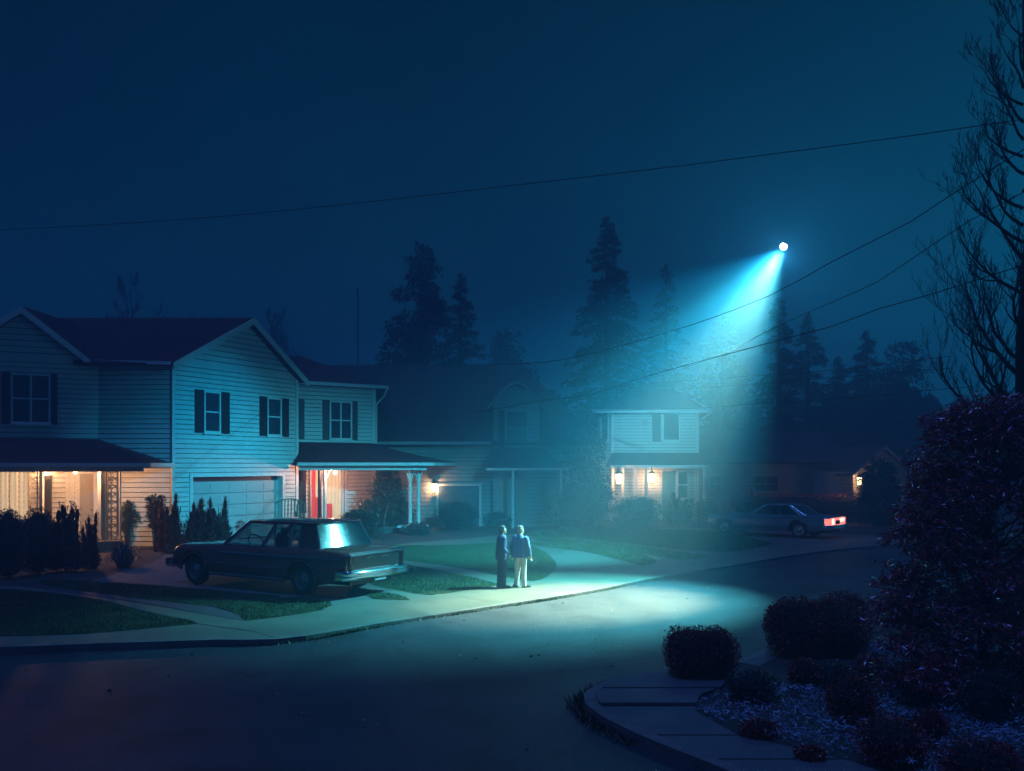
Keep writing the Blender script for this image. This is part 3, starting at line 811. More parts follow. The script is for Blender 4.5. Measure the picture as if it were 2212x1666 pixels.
def lattice_post(mb, c, w=.34, z0=.42, z1=3.12, seed=1):
    rr = random.Random(seed); c = Vector(c)
    d = LG.d
    for s in (-1, 1): mb.tube([c+d*s*w/2+Vector((0, 0, z0)), c+d*s*w/2+Vector((0, 0, z1))], .022, 6)
    z = z0+.1; k = 0
    while z < z1-.2:
        hh = .3
        for s in (-1, 1):
            pts = [c+d*(s*w/2*cos(t*pi))*(.95)+Vector((0, 0, z+hh*t)) for t in [i/8 for i in range(9)]]
            mb.tube(pts, .014, 5)
            cc = c+d*s*w*.22+Vector((0, 0, z+hh/2))
            mb.tube([cc+d*.06*cos(a)+Vector((0, 0, .08*sin(a))) for a in [i*pi/5 for i in range(9)]], .012, 5)
        z += hh; k += 1
px_ = [(71, 35.0), (226, 35.6), (248, 35.75)]
for i, (px, yy) in enumerate(px_):
    mb = MB(); c = P(px, 1000, yy); c.z = 0
    if i == 1: mb.bar(c+Vector((0, 0, .42)), c+Vector((0, 0, 3.16)), .16, .16, up=(0, 1, 0))
    lattice_post(mb, c+Vector((0, .02, 0)) if i != 1 else c+Vector((.2, 0, 0)), seed=i, w=.3 if i != 1 else .12)
    mb.build('porch_post', M['iron'], h1)
for px, yy in ((90, 35.1), (216, 35.5), (257, 35.8)):
    mb = MB(); c = P(px, 1000, yy); c.z = 0; mb.bar(c+Vector((0, 0, .42)), c+Vector((0, 0, 3.16)), .13, .13, up=(0, 1, 0)); mb.box(c+Vector((0, 0, .5)), (.2, .2, .12)); mb.build('porch_post', M['trim'], h1)
# right porch
qy = 44.0
qa = P(643, 1001, 44.0); qb = P(934, 1001, 44.6); qz = 3.42
qa.z = qb.z = qz
ta = RW.pt(1.2, 4.45, .04); tb = RW.pt(RW.L, 4.45, .04); qc = qb+Vector((.9, 5.0, 0)); qd = SW.pt(SW.L*.6, 4.45, .04)
mb = MB(); mb.prism([qa, qb, tb, ta], .09); mb.prism([qb, qc, qd, tb], .09); mb.build('porch_roof', M['roof'], h1)
mb = MB(); mb.bar(qa+Vector((0, -.05, -.07)), qb+Vector((.05, -.05, -.07)), .12, .15); mb.bar(qb+Vector((0, 0, -.07)), qc+Vector((0, 0, -.07)), .12, .15)
mb.bar(qa+Vector((0, .3, -.25)), qb+Vector((-.3, .3, -.25)), .14, .22); mb.build('porch_gutter', M['trim'], h1)
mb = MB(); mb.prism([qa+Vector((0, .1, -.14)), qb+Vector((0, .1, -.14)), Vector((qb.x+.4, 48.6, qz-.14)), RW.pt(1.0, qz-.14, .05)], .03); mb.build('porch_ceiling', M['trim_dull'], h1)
mb = MB(); mb.prism([Vector((qa.x, 44.6, .3)), Vector((P(840, 1000, 44.6).x, 44.6, .3)), Vector((-5.2, 48.6, .3)), RW.pt(1.0, .3, .05)], .3); mb.build('porch_floor', M['concrete_dark'], h1)
for px, yy, m_ in ((690, 44.95, 'iron_dark'), (702, 45.1, 'trim'), (886, 45.2, 'trim'), (904, 45.3, 'trim')):
    mb = MB(); c = P(px, 1000, yy); c.z = 0; zb_ = .3
    mb.tube([c+Vector((0, 0, zb_)), c+Vector((0, 0, zb_+.1)), c+Vector((0, 0, zb_+.14)), c+Vector((0, 0, 3.1)), c+Vector((0, 0, 3.22))], [.15, .15, .085, .075, .13], 12)
    if m_ == 'trim':
        for s in (-1, 1):
            mb.tube([c+Vector((s*.06, 0, 2.45)), c+Vector((s*.1, 0, 2.75)), c+Vector((s*.2, 0, 3.0)), c+Vector((s*.42, 0, 3.16))], [.02, .04, .04, .03], 6)
    mb.build('porch_post', M[m_], h1, smooth=False)
mb = MB(); c = P(890, 1000, 44.6); mb.box((c.x, 45.1, .32), (1.45, .6, .1)); mb.build('porch_step', M['trim'], h1)
# door-window with red and cream drapes
u0, z1 = RW.uz(672, 1014, .05); u1, z0 = RW.uz(736, 1118, .05); z0 = .45
mb = MB()
for (a, b) in ((u0-.1, u0), (u1, u1+.14), (u0+(u1-u0)*.36-.05, u0+(u1-u0)*.36+.05)): RW.box(mb, a, b, z0-.1, z1+.1, 0, .13)
RW.box(mb, u0, u1, z1, z1+.1, 0, .128); RW.box(mb, u0, u1, z0-.1, z0, 0, .128); RW.box(mb, u1+.2, u1+.32, z0-.1, z1+.1, .03, .11)
bw_ = mb.build('window', M['trim'], h1); bw_['label'] = 'lit porch window with red and cream drapes'
for nm, fa, fb, za, zb_, m_ in (('drape', 0, .36, z0, z0+1.25, 'curtain_red'), ('drape', .14, .36, z0+1.25, z1, 'curtain_cream'), ('drape', 0, .14, z0+1.25, z1, 'curtain_red'), ('drape', .36, .72, z0+.9, z1, 'curtain_cream'), ('drape', .36, .72, z0, z0+.9, 'curtain_red'), ('drape', .72, 1, z0, z1, 'curtain_cream')):
    mb = MB(); a_ = u0+(u1-u0)*fa; b_ = u0+(u1-u0)*fb; n = 14
    for i in range(n):
        a = a_+(b_-a_)*i/n; b = a_+(b_-a_)*(i+1)/n; f = lambda u: .06+.03*sin(u*31)
        mb.quad(RW.pt(a, za, f(a)), RW.pt(b, za, f(b)), RW.pt(b, zb_, f(b)), RW.pt(a, zb_, f(a)))
    mb.build(nm, M[m_], bw_)
mb = MB(); mb.quad(RW.pt(u0, z0, .11), RW.pt(u1, z0, .11), RW.pt(u1, z1, .11), RW.pt(u0, z1, .11)); mb.build('pane', M['glass'], bw_)
mb = MB(); a, _ = RW.uz(644, 1050, .05); b, _ = RW.uz(661, 1050, .05); RW.box(mb, a, b, .9, 3.1, .036, .08); mb.build('shutter', M['shutter'], h1)

# ============ house 2 (cape house in the haze)
h2 = thing('house', (-3, 53, 0), 'hazy one-and-a-half-storey house with steep dark roof and tall arched dormer behind the couple', 'house')
F2 = Wall((P(742, 1000, 50.0).x, 50.0), (P(1075, 1000, 50.0).x, 50.0)); E2 = 4.5
SIDG = [M['siding_grey'], M['groove_shade']]
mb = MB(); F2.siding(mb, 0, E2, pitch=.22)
DW = Wall((P(1065, 1000, 49.6).x, 49.6), (P(1165, 1000, 49.6).x, 49.6))
DW.siding(mb, 0, 6.6, pitch=.22)
# arched gable top
top = 7.5
DW.siding(mb, 6.6, top, lo=lambda z: DW.L/2*(1-math.sqrt(max(0, 1-((z-6.6)/(top-6.6)))))*1.0, hi=lambda z: DW.L-DW.L/2*(1-math.sqrt(max(0, 1-((z-6.6)/(top-6.6))))), pitch=.15)
RW2 = Wall((P(1165, 1000, 50.4).x, 50.4), (P(1285, 1000, 50.4).x, 50.4)); RW2.siding(mb, 0, 4.9, pitch=.22)
SW2 = Wall(RW2.b, RW2.b+Vector((1.2, 9, 0))); SW2.siding(mb, 0, 4.9, pitch=.22)
mb.build('wall', SIDG, h2)
mb = MB()
rz = 9.35; ra = P(742, 790, 56); rb = P(1128, 788, 56)
ra = Vector((ra.x-2, 56, rz)); rb = Vector((rb.x, 56, rz))
e0 = Vector((F2.a.x-2, 49.5, E2)); e1 = Vector((P(1290, 1000, 49.5).x, 49.5, E2)); e2 = Vector((e1.x+1.4, 60, E2)); e3 = Vector((e0.x, 62, E2))
mb.prism([e0, e1, rb, ra], .14); mb.prism([e1, e2, rb], .14); mb.prism([ra, rb, e2, e3], .14)
mb.build('roof', M['roof2'], h2)
# dormer roof
mb = MB(); seg = []
for i in range(13):
    t = -1+2*i/12; u = DW.L/2+t*(DW.L/2+.3); z = 6.35+(top+.3-6.35)*(1-abs(t)**1.5)
    seg.append((u, z))
for i in range(12):
    a, b = seg[i], seg[i+1]
    p, q = DW.pt(a[0], a[1], .3), DW.pt(b[0], b[1], .3); mb.prism([p, q, q+Vector((0, 5, 0)), p+Vector((0, 5, 0))], .1)
mb.build('dormer_roof', M['roof2'], h2)
mb = MB()
for i in range(12):
    a, b = seg[i], seg[i+1]; rake(mb, DW.pt(a[0], a[1], .33), DW.pt(b[0], b[1], .33), .14, .04, DW.n)
mb.bar(Vector((e0.x, 49.45, E2-.02)), Vector((DW.a.x-.1, 49.45, E2-.02)), .1, .16)
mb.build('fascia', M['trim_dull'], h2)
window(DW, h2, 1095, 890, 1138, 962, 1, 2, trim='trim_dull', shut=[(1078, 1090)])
mb = MB(); pa = P(1050, 1010, 48.2); pb = P(1226, 1014, 48.2); pa.z = pb.z = 3.15
t1, t2 = DW.pt(0, 4.25, .06), DW.pt(DW.L, 4.25, .06)
mb.prism([pa, pb, t2, t1], .09); mb.prism([pb, pb+Vector((0, 2.1, 0)), t2], .09); mb.build('porch_roof', M['roof2'], h2)
mb = MB(); mb.bar(pa+Vector((0, -.04, -.06)), pb+Vector((0, -.04, -.06)), .1, .12); mb.build('porch_gutter', M['trim'], h2)
mb = MB(); c = P(1108, 1000, 48.4); c.z = 0; mb.bar(c, c+Vector((0, 0, 3.05)), .13, .13, up=(0, 1, 0)); mb.build('porch_post', M['trim'], h2); mb = MB(); c = P(1212, 1000, 48.4); c.z = 0; mb.bar(c, c+Vector((0, 0, 3.05)), .13, .13, up=(0, 1, 0)); mb.build('porch_post', M['trim'], h2)
for (a, b) in ((1074, 1102), (1114, 1143)):
    ua, _ = DW.uz(a, 1050, .05); ub, _ = DW.uz(b, 1050, .05)
    mb = MB(); DW.box(mb, ua, ub, .15, 2.85, .0, .07); d = mb.build('door', M['trim_dull'], h2)
    mb = MB(); DW.box(mb, ua+.08, ub-.08, .5, 2.7, .07, .085); mb.build('pane', M['screen'], d)
for (a, b) in ((1170, 1182), (1190, 1206)):
    window(RW2, h2, a, 1042, b, 1090, 1, 1, trim='trim_dull', pane='screen')
# garage opening
ua, zt = F2.uz(947, 1050, .05); ub, _ = F2.uz(1035, 1050, .05)
mb = MB(); F2.box(mb, ua, ub, zt, zt+.12, 0, .1); F2.box(mb, ub, ub+.12, 0, zt+.12, 0, .1); F2.box(mb, ua-.12, ua, 0, zt+.12, 0, .1); mb.build('garage_frame', M['trim'], h2)
mb = MB(); F2.box(mb, ua, ub, 0, zt, 0, .06)
for i in range(4): F2.box(mb, ua+.05, ub-.05, i*zt/4+.04, (i+1)*zt/4-.03, .06, .08)
mb.build('garage_door', M['carpaint2'], h2)

# ============ house 3 (lit white house at the end of the beam)
h3 = thing('house', (8, 57, 0), 'pale two-storey house fully lit inside the beam with a low hipped roof and lit porch', 'house')
F3 = Wall((P(1322, 1000, 56).x, 56), (P(1508, 1000, 56).x, 56)); E3 = 6.55
mb = MB(); F3.siding(mb, 0, E3, pitch=.19)
S3 = Wall(F3.a+Vector((-1.3, 2.2, 0)), F3.a); S3.siding(mb, 0, E3, pitch=.19)
S3b = Wall(F3.b, F3.b+Vector((1.5, 9, 0))); S3b.siding(mb, 0, E3, pitch=.19)
mb.build('wall', SID, h3)
hp = P(1398, 838, 60); hz_ = 8.25; hp = Vector((hp.x, 60, hz_)); hq = hp+Vector((1.8, 0, -.1))
a = Vector((S3.a.x-.6, 55.4, E3)); b = Vector((F3.b.x+.7, 55.4, E3)); c = b+Vector((1.3, 10, 0)); d = a+Vector((0, 10, 0))
mb = MB(); mb.prism([a, b, hq, hp], .1); mb.prism([b, c, hq], .1); mb.prism([d, a, hp], .1); mb.prism([d, hp, hq, c], .1); mb.build('roof', M['roof2'], h3)
mb = MB(); mb.bar(a+Vector((0, -.05, -.03)), b+Vector((0, -.05, -.03)), .12, .18); mb.bar(b+Vector((0, 0, -.03)), c+Vector((0, 0, -.03)), .12, .18); mb.bar(hq+Vector((0, 0, .03)), b+Vector((0, 0, .03)), .14, .08)
mb.build('gutter', M['trim'], h3)
mb = MB(); F3.box(mb, F3.L-.14, F3.L+.05, 0, E3, -.02, .06); mb.build('corner_board', M['trim'], h3)
mb = MB(); F3.box(mb, -.05, .12, 0, E3, -.02, .06); mb.build('corner_board', M['trim'], h3)
window(F3, h3, 1434, 896, 1466, 950, 1, 1, shut=[(1409, 1427)])
window(S3, h3, 1300, 893, 1313, 950, 1, 1, pane='pane')
mb = MB(); ua, z1 = F3.uz(1388, 908, .05); ub, z0 = F3.uz(1398, 921, .05); F3.box(mb, ua, ub, z0, z1, .034, .06); mb.build('vent', M['trim_dull'], h3)
pa = P(1318, 1005, 53.6); pb = P(1530, 1005, 53.6); pa.z = pb.z = 3.3
t1, t2 = F3.pt(0, 4.05, .05), F3.pt(F3.L, 4.05, .05)
mb = MB(); mb.prism([pa, pb, t2, t1], .08); mb.prism([pb, pb+Vector((0, 2.4, 0)), t2], .08); mb.prism([pa+Vector((0, 2.4, 0)), pa, t1], .08); mb.build('porch_roof', M['roof2'], h3)
mb = MB(); mb.bar(pa+Vector((0, -.04, -.07)), pb+Vector((0, -.04, -.07)), .1, .14); mb.build('porch_gutter', M['trim'], h3)
for px in (1324, 1345, 1373, 1395, 1523):
    mb = MB(); c = P(px, 1000, 53.9); c.z = 0; mb.bar(c+Vector((0, 0, 0)), c+Vector((0, 0, 3.16)), .16, .16, up=(0, 1, 0)); mb.build('porch_post', M['trim'], h3)
mb = MB(); ua, _ = F3.uz(1430, 1050, .05); ub, _ = F3.uz(1455, 1050, .05); F3.box(mb, ua, ub, .2, 2.9, 0, .08); mb.build('door', mat('teal_door_paint', (.1, .2, .22), rough=.5), h3)
window(F3, h3, 1465, 1020, 1485, 1075, 1, 2, pane='pane')

# ============ house 4 (long low dark) and house 5 (small gable)
h4 = thing('house', (16, 62, 0), 'long low dark bungalow with two wide windows behind the blue car', 'house')
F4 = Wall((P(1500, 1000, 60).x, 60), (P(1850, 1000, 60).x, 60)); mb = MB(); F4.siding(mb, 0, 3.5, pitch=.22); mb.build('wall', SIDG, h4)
mb = MB(); a = F4.pt(-.5, 3.5, .6); b = F4.pt(F4.L+.5, 3.5, .6); mb.prism([a, b, b+Vector((-1.5, 5, 2.2)), a+Vector((1.5, 5, 2.2))], .12)
mb.prism([a+Vector((1.5, 5, 2.2)), b+Vector((-1.5, 5, 2.2)), b+Vector((0, 10, 0)), a+Vector((0, 10, 0))], .12); mb.build('roof', M['roof2'], h4)
window(F4, h4, 1630, 1030, 1680, 1060, 2, 2, trim='trim_dull'); window(F4, h4, 1535, 1030, 1555, 1060, 1, 2, trim='trim_dull')
h5 = thing('house', (22, 57, 0), 'small gabled house half hidden by the right-hand trees, lantern at its corner', 'house')
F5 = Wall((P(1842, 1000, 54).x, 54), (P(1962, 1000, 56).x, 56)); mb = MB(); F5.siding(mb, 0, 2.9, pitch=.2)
F5.siding(mb, 2.9, 4.3, lo=lambda z: (z-2.9)/1.4*F5.L/2, hi=lambda z: F5.L-(z-2.9)/1.4*F5.L/2, pitch=.2); 
Wall((F5.a.x-.5, 62), F5.a).siding(mb, 0, 2.9, pitch=.2)
mb.build('wall', SIDG, h5)
mb = MB(); ap = F5.pt(F5.L/2, 4.45, .4); l_ = F5.pt(-.4, 2.75, .4); r_ = F5.pt(F5.L+.4, 2.75, .4); bk = Vector((0, 7, 0))
mb.prism([l_, ap, ap+bk, l_+bk], .1); mb.prism([ap, r_, r_+bk, ap+bk], .1); mb.build('roof', M['roof2'], h5)
mb = MB(); rake(mb, ap, l_, .18, .05, F5.n); rake(mb, ap+F5.n*.003, r_+F5.n*.003, .18, .05, F5.n); mb.build('fascia', M['trim_dull'], h5)
window(F5, h5, 1885, 1035, 1905, 1065, 1, 2, trim='trim_dull')

# ---------------------------------------------------------------- lanterns and bulbs
def lantern(c, label, e, col=(1, .47, .2), size=1.0, arm=(0, .18, 0), group=None):
    c = Vector(c); t = thing('wall_lantern', c, label, 'lantern', group)
    mb = MB(); s = size
    mb.tube([c+Vector((0, 0, .16*s)), c+Vector((0, 0, .2*s)), c+Vector((0, 0, .27*s))], [.13*s, .1*s, .02*s], 8)
    mb.tube([c+Vector((0, 0, -.2*s)), c+Vector((0, 0, -.16*s))], [.05*s, .09*s], 8)
    for k in range(6):
        a = k*pi/3; d = Vector((cos(a), sin(a), 0))
        mb.bar(c+d*.085*s+Vector((0, 0, -.16*s)), c+d*.12*s+Vector((0, 0, .16*s)), .014*s, .014*s)
    mb.tube([c+Vector((0, 0, .26*s)), c+Vector(arm)*.6+Vector((0, 0, .34*s)), c+Vector(arm)+Vector((0, 0, .1*s))], .015*s, 6)
    mb.build('bracket', M['iron_dark'], t)
    mb = MB(); mb.tube([c+Vector((0, 0, -.15*s)), c+Vector((0, 0, .15*s))], [.075*s, .105*s], 8); mb.build('lamp_glass', M['lampglass'], t)
    lamp('lantern_light', 'POINT', c+Vector((0, 0, -.02)), e, col, .05*s, t)
    return t
lc = LG.pt(LG.uz(97, 1018, .3)[0], LG.uz(97, 1019, .3)[1], .3)
lantern(lc, 'glass lantern hanging on the left porch beside the drawn drapes', E_LAN, arm=(.1, .3, 0), size=1.1)
def bulb(c, label, e, col=(1, .47, .22), r=.09):
    c = Vector(c); t = thing('porch_bulb', c, label, 'lamp')
    mb = MB(); mb.lathe(c, [(.05, r*.7), (.06, r*1.2)], 10); mb.tube([c+Vector((0, 0, r)), c+Vector((0, 0, r+.12))], .03, 8); mb.build('socket', M['white_shade'], t)
    mb = MB(); mb.ell(c, (r, r, r), 12, 8); mb.build('bulb', M['lampglass'], t, smooth=True)
    lamp('bulb_light', 'POINT', c, e, col, .06, t)
bulb(P(163, 1019, 35.0), 'bare glowing bulb under the left porch roof by the screen door', E_B1)
bulb(P(724, 1021, 44.9), 'bare glowing bulb under the right porch roof by the red drapes', E_B2, (1, .42, .27), r=.11)
lantern(F2.pt(F2.uz(938, 1052, .25)[0], F2.uz(938, 1054, .25)[1], .25), 'lantern on the dark house wall beside the white garage frame', E_L2, (1, .5, .22), size=1.5, arm=(0, .24, 0))
lantern(P(1337, 1035, 53.2), 'first of two porch lanterns of the pale house, at its left corner', E_L3, size=1.9, arm=(0, .3, .1))
lantern(P(1408, 1033, 55.4), 'second porch lantern of the pale house, right of the paired posts', E_L3, size=1.7, arm=(0, .3, .1))
lantern(P(1857, 1040, 53.3), 'lantern on the corner of the small gabled house behind twigs', E_L3*.7, size=1.5, arm=(.1, .4, 0))
# ---------------------------------------------------------------- vegetation
def bush(name, px, py_base, w_px, h_px, label, cat='bush', m='leaf_dark', n=6000, leaf=.06, lw=.03, shape='round', group=None, depth=None, Y=None, lobes=7, seed=0):
    base = G(px, py_base) if Y is None else Vector(((px-CX)/F*Y, Y, 0))
    Yb = base.y; w = w_px/F*Yb/2; h = h_px/F*Yb
    if Y is not None: h = H-(py_base-h_px-HY)/F*Yb if False else h
    rr = random.Random(seed+int(px)); d = depth or w
    blobs = []
    t = thing(name, base, label, cat, group)
    B = np.array(base)
    if shape == 'round':
        blobs.append(((0, 0, h*.52), (w*.93, d*.93, h*.48))); blobs.append(((0, 0, h*.2), (w*.82, d*.82, h*.22)))
        for i in range(lobes):
            a = rr.uniform(0, 2*pi); e = rr.uniform(.1, .95)
            blobs.append(((cos(a)*w*.55*sin(e*pi), sin(a)*d*.55*sin(e*pi), h*(.2+.62*e)), (w*rr.uniform(.3, .45), d*.4, h*rr.uniform(.16, .26))))
    elif shape == 'box':
        for i in (-1, 0, 1):
            for j in (-1, 1):
                blobs.append(((i*w*.5, j*d*.4, h*.52), (w*.52, d*.6, h*.48)))
        blobs.append(((0, 0, h*.3), (w*.95, d*.9, h*.33)))
    elif shape == 'upright':
        blobs.append(((0, 0, h*.32), (w*.85, d*.8, h*.33)))
        for sx in (-1, 1): blobs.append(((sx*w*.45, 0, h*.16), (w*.5, d*.6, h*.18)))
        for i in range(lobes):
            a = rr.uniform(0, 2*pi); r = rr.uniform(.15, .75); hh = h*rr.uniform(.7, 1.02)*(1-.2*r); x, y = cos(a)*r*w, sin(a)*r*d; q = rr.uniform(.32, .5)
            lx = rr.uniform(-.25, .25)*w
            for k in range(5):
                f = .18+.19*k
                blobs.append(((x+lx*f*f*(1+r), y, hh*f), (w*q*(1.08-f)**.7+.03, w*q*(1.08-f)**.7+.03, hh*.14)))
    pts, dr = shell_pts(n, blobs, .35)
    k = pts[:, 2] > .01; pts = pts[k]; dr = dr[k]
    # clumping: drop leaves in noise gaps
    g = np.sin(pts[:, 0]*9/w*.8+seed)*np.sin(pts[:, 2]*8/h+2)*np.sin(pts[:, 1]*9/w)
    k = g+RN.normal(0, .3, len(g)) > -.45; pts = pts[k]+RN.normal(0, .02, (k.sum(), 3)); dr = dr[k]
    if shape == 'upright': dr = dr*.5+np.array([0, 0, 1.0])
    # loose shoots that break the outline
    ns = max(30, n//160); idx = RN.integers(0, len(pts), ns); reach = (.03 if 'clipped' in name else .13)*min(1.6, h)
    sd = dr[idx]+np.array([0, 0, .5])+RN.normal(0, .35, (ns, 3)); sd /= np.linalg.norm(sd, axis=1)[:, None]
    q_ = np.linspace(0, 1, 9); sh_ = (pts[idx][:, None, :]+sd[:, None, :]*(q_[None, :, None]*reach*RN.uniform(.4, 1.6, (ns, 1, 1)))).reshape(-1, 3)
    pts = np.concatenate([pts, sh_+RN.normal(0, .012, sh_.shape)]); dr = np.concatenate([dr, np.repeat(sd, 9, 0)])
    poly_mesh('foliage', leaves(pts+B, leaf, lw, dr, .8), M[m], t, org=B, k=4)
    core = MB()
    for c, r in blobs[:10]:
        core.ell(Vector(c)+base, (r[0]*.72, r[1]*.72, r[2]*.78), 10, 7)
    core.build('core_foliage', M[m], t) if False else None
    mb = MB()
    for i in range(9):
        a = rr.uniform(0, 2*pi); e = Vector((cos(a)*w*.6, sin(a)*d*.6, h*rr.uniform(.5, .85)))
        mb.tube([base, base+e*.4+Vector((0, 0, h*.12)), base+e], [.035, .025, .01], 5)
    # dense twig and leaf mass inside
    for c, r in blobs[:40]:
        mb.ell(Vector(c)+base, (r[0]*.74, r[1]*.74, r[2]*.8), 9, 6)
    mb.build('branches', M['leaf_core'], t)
    return t
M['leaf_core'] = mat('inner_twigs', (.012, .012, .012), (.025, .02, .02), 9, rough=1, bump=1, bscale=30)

bush('bush', 18, 1250, 84, 152, 'dark glossy bush cut by the left edge of the photo', n=9000, leaf=.07, lw=.04, m='leaf_blue', seed=1)
bush('bush', 82, 1240, 82, 146, 'dense dark bush in front of the draped porch window', n=8000, leaf=.07, lw=.035, m='leaf_dark', seed=2)
bush('bush', 142, 1235, 96, 160, 'tall ragged bush in front of the left porch door', n=9000, leaf=.07, lw=.035, shape='upright', lobes=9, m='leaf_box', seed=3)
bush('bush', 196, 1232, 44, 136, 'narrow upright bush beside the left porch posts', n=4000, leaf=.07, lw=.03, shape='upright', lobes=5, m='leaf_box', seed=4)
def spray(name, px, pyb, w_px, h_px, label, m='leaf_dark', n=60, cat='plant', lean=.8, bw=.035, leafy=0, Y=None, up=1.0, seg=6, group=None):
    base = G(px, pyb) if Y is None else Vector(((px-CX)/F*Y, Y, 0)); Yb = base.y; w = w_px/F*Yb/2; h = h_px/F*Yb
    t = thing(name, base, label, cat, group); mb = MB()
    for i in range(n):
        a = random.uniform(0, 2*pi); r = random.uniform(.05, 1)*w; hh = h*random.uniform(.45, 1.05)*(1-.3*(r/w)**2*up)
        pts = []
        for k in range(seg+1):
            q = k/seg; z = hh*(sin(q*pi*.62*(1.0+.25*lean*r/w))/1.0)
            pts.append(base+Vector((cos(a)*r*(.3+.7*q), sin(a)*r*(.3+.7*q), z)))
        s = Vector((-sin(a), cos(a), 0))*bw/2; b0 = len(mb.v)
        for k, p in enumerate(pts):
            ww = 1-(k/seg)**2*.95; mb.v += [p-s*ww, p+s*ww]
        for k in range(seg): mb.f.append([b0+2*k, b0+2*k+1, b0+2*k+3, b0+2*k+2]); mb.mi.append(0)
        if leafy:
            for k in range(leafy):
                q = random.uniform(.35, 1); idx = min(seg-1, int(q*seg)); p = pts[idx].lerp(pts[idx+1], q*seg-idx)
                d = Vector((random.gauss(0, 1), random.gauss(0, 1), random.uniform(.2, 1.2))).normalized(); l = .16; sd = d.cross(Vector((.3, .5, .2))).normalized()*.018
                mb.quad(p, p+d*l/2+sd, p+d*l, p+d*l/2-sd)
    mb.build('foliage', M[m], t)
    return t
spray('shrub', 278, 1180, 52, 92, 'loose leafy shrub against the warm lit clapboards', 'leaf_dark', 70, 'shrub', leafy=30, bw=.02, up=.2)
spray('grass_clump', 268, 1226, 92, 52, 'arching grassy clump at the foot of the porch posts', 'leaf_blue', 300, 'plant', lean=1.6, bw=.05)
spray('shrub', 118, 1178, 60, 96, 'wiry twiggy shrub behind the bushes of the left porch', 'bark', 40, 'shrub', leafy=10, bw=.02, up=.3)
bush('bush', 372, 1196, 60, 128, 'feathery conifer shrub at the white corner board of the garage', n=7000, leaf=.16, lw=.022, shape='upright', lobes=6, m='leaf_box', seed=5)
spray('shrub', 340, 1192, 60, 118, 'spiky fan-shaped shrub left of the feathery conifer shrub', 'leaf_dark', 60, 'shrub', leafy=34, bw=.03, up=.2)
bush('bush', 425, 1190, 78, 118, 'broad spiky conifer shrub before the garage door', n=9000, leaf=.16, lw=.022, shape='upright', lobes=8, m='leaf_blue', seed=6)
bush('bush', 470, 1188, 60, 124, 'pointed conifer shrub rightmost before the garage door', n=7000, leaf=.16, lw=.022, shape='upright', lobes=5, m='leaf_blue', seed=7)
bush('hedge', 778, 1158, 90, 60, 'low round hedge under the lit red drapes', n=9000, leaf=.1, lw=.05, m='leaf_dark', Y=43, seed=8)
# tall shrub lit from the side near the porch
def cone_tree(name, px, Yb, top_py, w_px, label, n=9000, leaf=.16, m='conifer', blobs=None, cat='tree', round_=.5, lw=None):
    base = Vector(((px-CX)/F*Yb, Yb, 0)); h = H+(HY-top_py)/F*Yb; w = w_px/F*Yb/2
    t = thing(name, base, label, cat); B = np.array(base)
    mb = MB(); mb.tube([base, base+Vector((0, 0, h*.5)), base+Vector((0, 0, h*.92))], [max(.12, w*.08), max(.07, w*.05), .03], 8); mb.build('trunk', M['bark'], t)
    bl = []
    N = 26
    for i in range(N):
        q = (i+.5)/N; z = h*(.06+.94*q); prof = (1-q)**round_*(min(1, q*6+.5))
        for _ in range(4):
            a = random.uniform(0, 2*pi); r = w*prof*random.uniform(.4, .85)
            s = w*prof*random.uniform(.26, .46)+.2
            bl.append(((cos(a)*r, sin(a)*r, z+random.uniform(-.3, .3)), (s, s, s*random.uniform(.5, .9))))
    pts, dr = shell_pts(n, bl, .6); k = (pts[:, 2] > .05); pts = pts[k]; dr = dr[k]
    o = poly_mesh('crown', leaves(pts+B, leaf, lw or leaf*.35, dr, 1.0), M[m], t, org=B, k=4)
    return t
def spruce(px, Yb, top_py, w_px, label, n_br=150, seed=0, base_z=.12, leaf=.32):
    rr = random.Random(seed); nr = np.random.default_rng(seed)
    base = Vector(((px-CX)/F*Yb, Yb, 0)); h = H+(HY-top_py)/F*Yb; w = w_px/F*Yb/2
    t = thing('conifer_tree', base, label, 'tree')
    mb = MB(); mb.tube([base, base+Vector((0, 0, h*.55)), base+Vector((0, 0, h*.97))], [.32, .17, .02], 8); mb.build('trunk', M['bark'], t)
    C = []; D = []
    for i in range(n_br):
        q = (i+rr.random())/n_br; q = q**.9; z0 = h*(base_z+(1-base_z)*q)
        Lb = 1.25*w*(1-q)**.8*rr.uniform(.55, 1.12)+.15; a = rr.uniform(0, 2*pi)
        m_ = max(8, int(Lb*42)); tt_ = nr.random(m_)**.7
        x = cos(a)*Lb*tt_; y = sin(a)*Lb*tt_; z = z0+Lb*(.28*tt_-.55*tt_**2)+Lb*.12*(tt_ > .85)
        sp = .22*Lb*(1-tt_)+.12
        C.append(np.stack([x+nr.normal(0, 1, m_)*sp*abs(sin(a))+0, y+nr.normal(0, 1, m_)*sp*abs(cos(a)), z+nr.normal(0, .07, m_)-.1], 1))
        dd = np.stack([np.full(m_, cos(a)), np.full(m_, sin(a)), np.full(m_, -.35)], 1); D.append(dd)
    C = np.concatenate(C); D = np.concatenate(D); B = np.array(base)
    poly_mesh('crown', leaves(C+B, leaf, leaf*.3, D, .75), M['conifer'], t, org=B, k=4)
    return t
cone_tree('shrub_tree', 838, 46.5, 1018, 120, 'tall dark arborvitae beside the right porch, its right flank lit warm', 16000, .17, 'leaf_dark', cat='tree', round_=.55, lw=.04)
cone_tree('shrub_tree', 795, 45.0, 1088, 80, 'lower dark evergreen left of the tall arborvitae', 7000, .15, 'leaf_dark', round_=.4, lw=.04)
bush('bush', 900, 1160, 70, 26, 'low twiggy bush at the foot of the white porch posts', n=2500, leaf=.12, lw=.03, m='leaf_dark', Y=44, seed=9)
